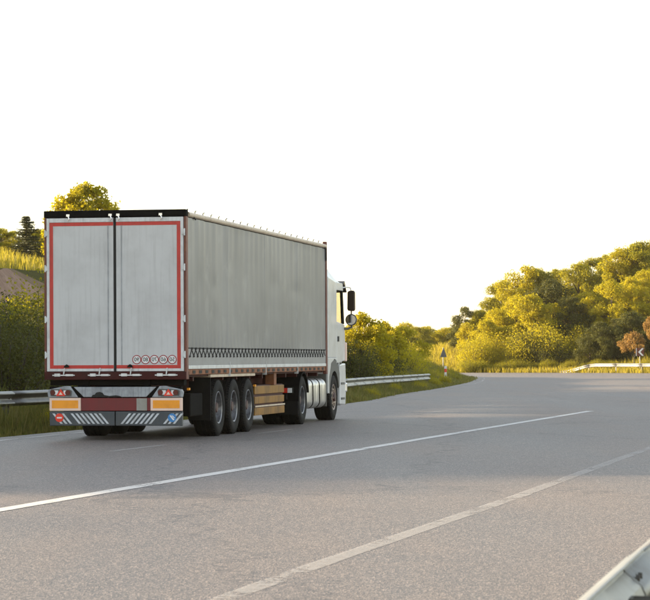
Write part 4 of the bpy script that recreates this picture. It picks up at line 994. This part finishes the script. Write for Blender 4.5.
# cab
ZR = 3.16
for s in (-1, 1):
    f = lambda a, b: sorted((s * a, s * b))
    a, b = f(1.17, 1.245)
    MB().prism([(13.92, 1.42), (15.02, 1.42), (15.02, ZR), (13.92, ZR + 0.1)], a, b, 'x').build('cab_side_wall', M['cabwhite'], T, bevel=0.02)
    dr = MB().prism([(15.03, 1.30), (16.12, 1.36), (16.14, 1.75), (16.06, 2.20), (15.03, 2.26)], a, b, 'x').build('cab_door', M['cabwhite'], T, bevel=0.012)
    B(min(s * 1.246, s * 1.262), max(s * 1.246, s * 1.262), 15.10, 15.26, 1.80, 1.92).build('door_handle', M['ink'], dr)
    B(min(s * 1.19, s * 1.225), max(s * 1.19, s * 1.225), 15.05, 15.11, 2.255, 2.98).build('window_frame', M['ink'], dr)
    MB().prism([(15.93, 2.215), (16.06, 2.21), (15.88, 2.98), (15.78, 2.98)], s * 1.18, s * 1.24, 'x').build('windscreen_pillar', M['ink'], T)
    MB().prism([(15.11, 2.25), (15.93, 2.21), (15.78, 2.98), (15.11, 2.98)], s * 1.205, s * 1.215, 'x').build('side_window', M['glass'], dr)
    MB().prism([(15.03, 2.985), (15.88, 2.985), (15.84, ZR), (15.03, ZR)], a, b, 'x').build('roof_edge', M['cabwhite'], T, bevel=0.01)
    # wheel arch and steps
    arc_guard(14.75, 0.60, 0.86, R(20), R(172), *f(0.82, 1.235), 'wheel_arch', M['cabgrey'])
    MB().prism([(13.90, 0.62), (14.02, 0.62), (14.05, 1.0), (14.30, 1.30), (14.75, 1.40), (15.25, 1.30), (15.40, 1.28), (15.40, 1.42), (13.90, 1.42)], *f(1.20, 1.243), 'x').build('arch_panel', M['cabwhite'], T, bevel=0.008)
    MB().prism([(15.42, 0.35), (16.15, 0.33), (16.24, 0.75), (16.16, 1.29), (15.42, 1.26)], *f(1.15, 1.245), 'x').build('step_panel', M['cabwhite'], T, bevel=0.02)
    for z in (0.45, 0.80): B(*f(1.246, 1.258), 15.55, 16.0, z, z + 0.05).build('step', M['cabgrey'], T)
    B(*f(1.20, 1.275), 16.10, 16.22, 1.34, 1.78).build('corner_lamp', M['orange_edge'], T, bevel=0.02)
    B(*f(1.16, 1.27), 16.16, 16.28, 0.62, 0.84).build('headlamp', M['chrome'], T, bevel=0.03)
    # mirrors
    mr = MB().prism([(s * 1.325, 2.52), (s * 1.475, 2.51), (s * 1.492, 2.56), (s * 1.490, 2.95), (s * 1.47, 3.00), (s * 1.34, 2.99), (s * 1.318, 2.95), (s * 1.312, 2.57)], 16.02, 16.16, 'y').build('wing_mirror', M['mirror_case'], T, bevel=0.03)
    B(*f(1.34, 1.465), 16.008, 16.0185, 2.55, 2.96).build('mirror_glass', M['mirror_case'], mr)
    MB().tube([(s * 1.22, 15.9, 3.06), (s * 1.30, 16.05, 3.075), (s * 1.38, 16.10, 3.06), (s * 1.40, 16.10, 2.98)], 0.016, 6).build('mirror_arm', M['cabwhite'], mr)
    mb = MB(); mb.tube([(s * 1.40, 16.10, 2.53), (s * 1.40, 16.10, 2.42)], 0.02, 6)
    mb.tube([(s * 1.22, 15.98, 2.10), (s * 1.32, 16.08, 2.10), (s * 1.40, 16.12, 2.14), (s * 1.41, 16.12, 2.22)], 0.026, 8); mb.build('lower_arm', M['cabgrey'], mr)
    mb = MB(); mb.lathe([(0.0, 0.0), (0.0, 0.128), (0.03, 0.14), (0.09, 0.12), (0.13, 0.06), (0.14, 0.0)], 20, 0, 'y', (s * 1.40, 16.05, 2.31)); autosmooth_ = mb.build('wide_mirror', M['cabgrey'], T, smooth=True)
    mb = MB(); disc(mb, s * 1.40, 2.31, 16.040, 16.0495, 0.115, 0, 20); mb.build('mirror_glass', M['mirror'], autosmooth_)
MB().prism([(13.90, 1.43), (13.915, 1.43), (13.915, ZR + 0.05), (13.90, ZR + 0.05)], -1.17, 1.17, 'x').build('cab_rear_wall', M['cabwhite'], T)
B(-1.16, 1.16, 13.93, 16.0, 1.30, 1.41).build('cab_floor', M['cabgrey'], T)
# roof: rounded cap rising to the rear air deflector
mb = MB(); prof = [(13.90, 3.72), (14.25, 3.76), (14.65, 3.70), (15.05, 3.56), (15.40, 3.40), (15.70, 3.24), (15.86, 3.17)]; m_ = 13
for y, zt in prof:
    for k in range(m_):
        u = -1 + 2 * k / (m_ - 1); wd = 1.235 - 0.05 * max(0, (y - 15)); e_ = (1 - abs(u) ** 4) ** 0.5
        mb.v.append((u * wd, y, 3.165 + (zt - 3.165) * e_))
for i in range(len(prof) - 1):
    for k in range(m_ - 1): mb.f.append((i * m_ + k, i * m_ + k + 1, (i + 1) * m_ + k + 1, (i + 1) * m_ + k)); mb.mi.append(0)
mb.f.append(list(range(m_ - 1, -1, -1))); mb.mi.append(0)
mb.build('cab_roof', M['cabwhite'], T, smooth=True)
MB().prism([(15.80, 3.16), (16.02, 3.22), (16.30, 2.98), (16.27, 2.95), (16.0, 3.10)], -1.26, 1.26, 'x').build('sun_visor', M['mirror_case'], T, bevel=0.01)
MB().prism([(16.06, 2.20), (16.075, 2.20), (15.895, 2.98), (15.88, 2.98)], -1.18, 1.18, 'x').build('windscreen', M['glass'], T)
MB().prism([(15.9, 1.30), (16.17, 1.30), (16.19, 1.75), (16.08, 2.19), (15.98, 2.19)], -1.165, 1.165, 'x').build('cab_front_panel', M['cabwhite'], T, bevel=0.03)
MB().prism([(15.85, 0.33), (16.26, 0.30), (16.30, 0.70), (16.20, 1.28), (15.85, 1.28)], -1.14, 1.14, 'x').build('front_bumper', M['cabwhite'], T, bevel=0.04)
for s in (-1, 1):
    mb = MB(); mb.prism([(s * 0.25, 1.42), (s * 0.75, 1.42), (s * 0.75, 1.9), (s * 0.70, 2.62), (s * 0.30, 2.62), (s * 0.25, 1.9)], 15.05, 15.2, 'y'); mb.build('cab_seat', M['cabgrey'], T, bevel=0.05)
for s in (-1, 1): MB().prism([(13.62, 1.45), (13.89, 1.45), (13.89, 3.7), (13.80, 3.7), (13.62, 3.5)], *sorted((s * 1.19, s * 1.22)), 'x').build('air_deflector', M['cabwhite'], T, bevel=0.01)
for s in (-1, 1):
    B(*sorted((s * 0.60, s * 1.21)), 13.80, 13.87, 0.33, 1.30).build('wheel_splash_guard', M['cabgrey'], T)


# ------------------------------------------------------------------ evening haze in the air
hm = bpy.data.materials.new('evening_haze'); hm.use_nodes = True; hn = hm.node_tree; hn.nodes.clear()
hv = hn.nodes.new('ShaderNodeVolumePrincipled'); hv.inputs['Color'].default_value = (1.0, 0.88, 0.64, 1); hv.inputs['Density'].default_value = 0.00011; hv.inputs['Anisotropy'].default_value = 0.5
ho = hn.nodes.new('ShaderNodeOutputMaterial'); hn.links.new(hv.outputs[0], ho.inputs['Volume'])
tag(MB().box(-1520, 1520, -1020, 2020, -2.5, 26.0).build('haze', hm), 'warm evening haze hanging over the road and slopes', 'haze', kind='stuff')
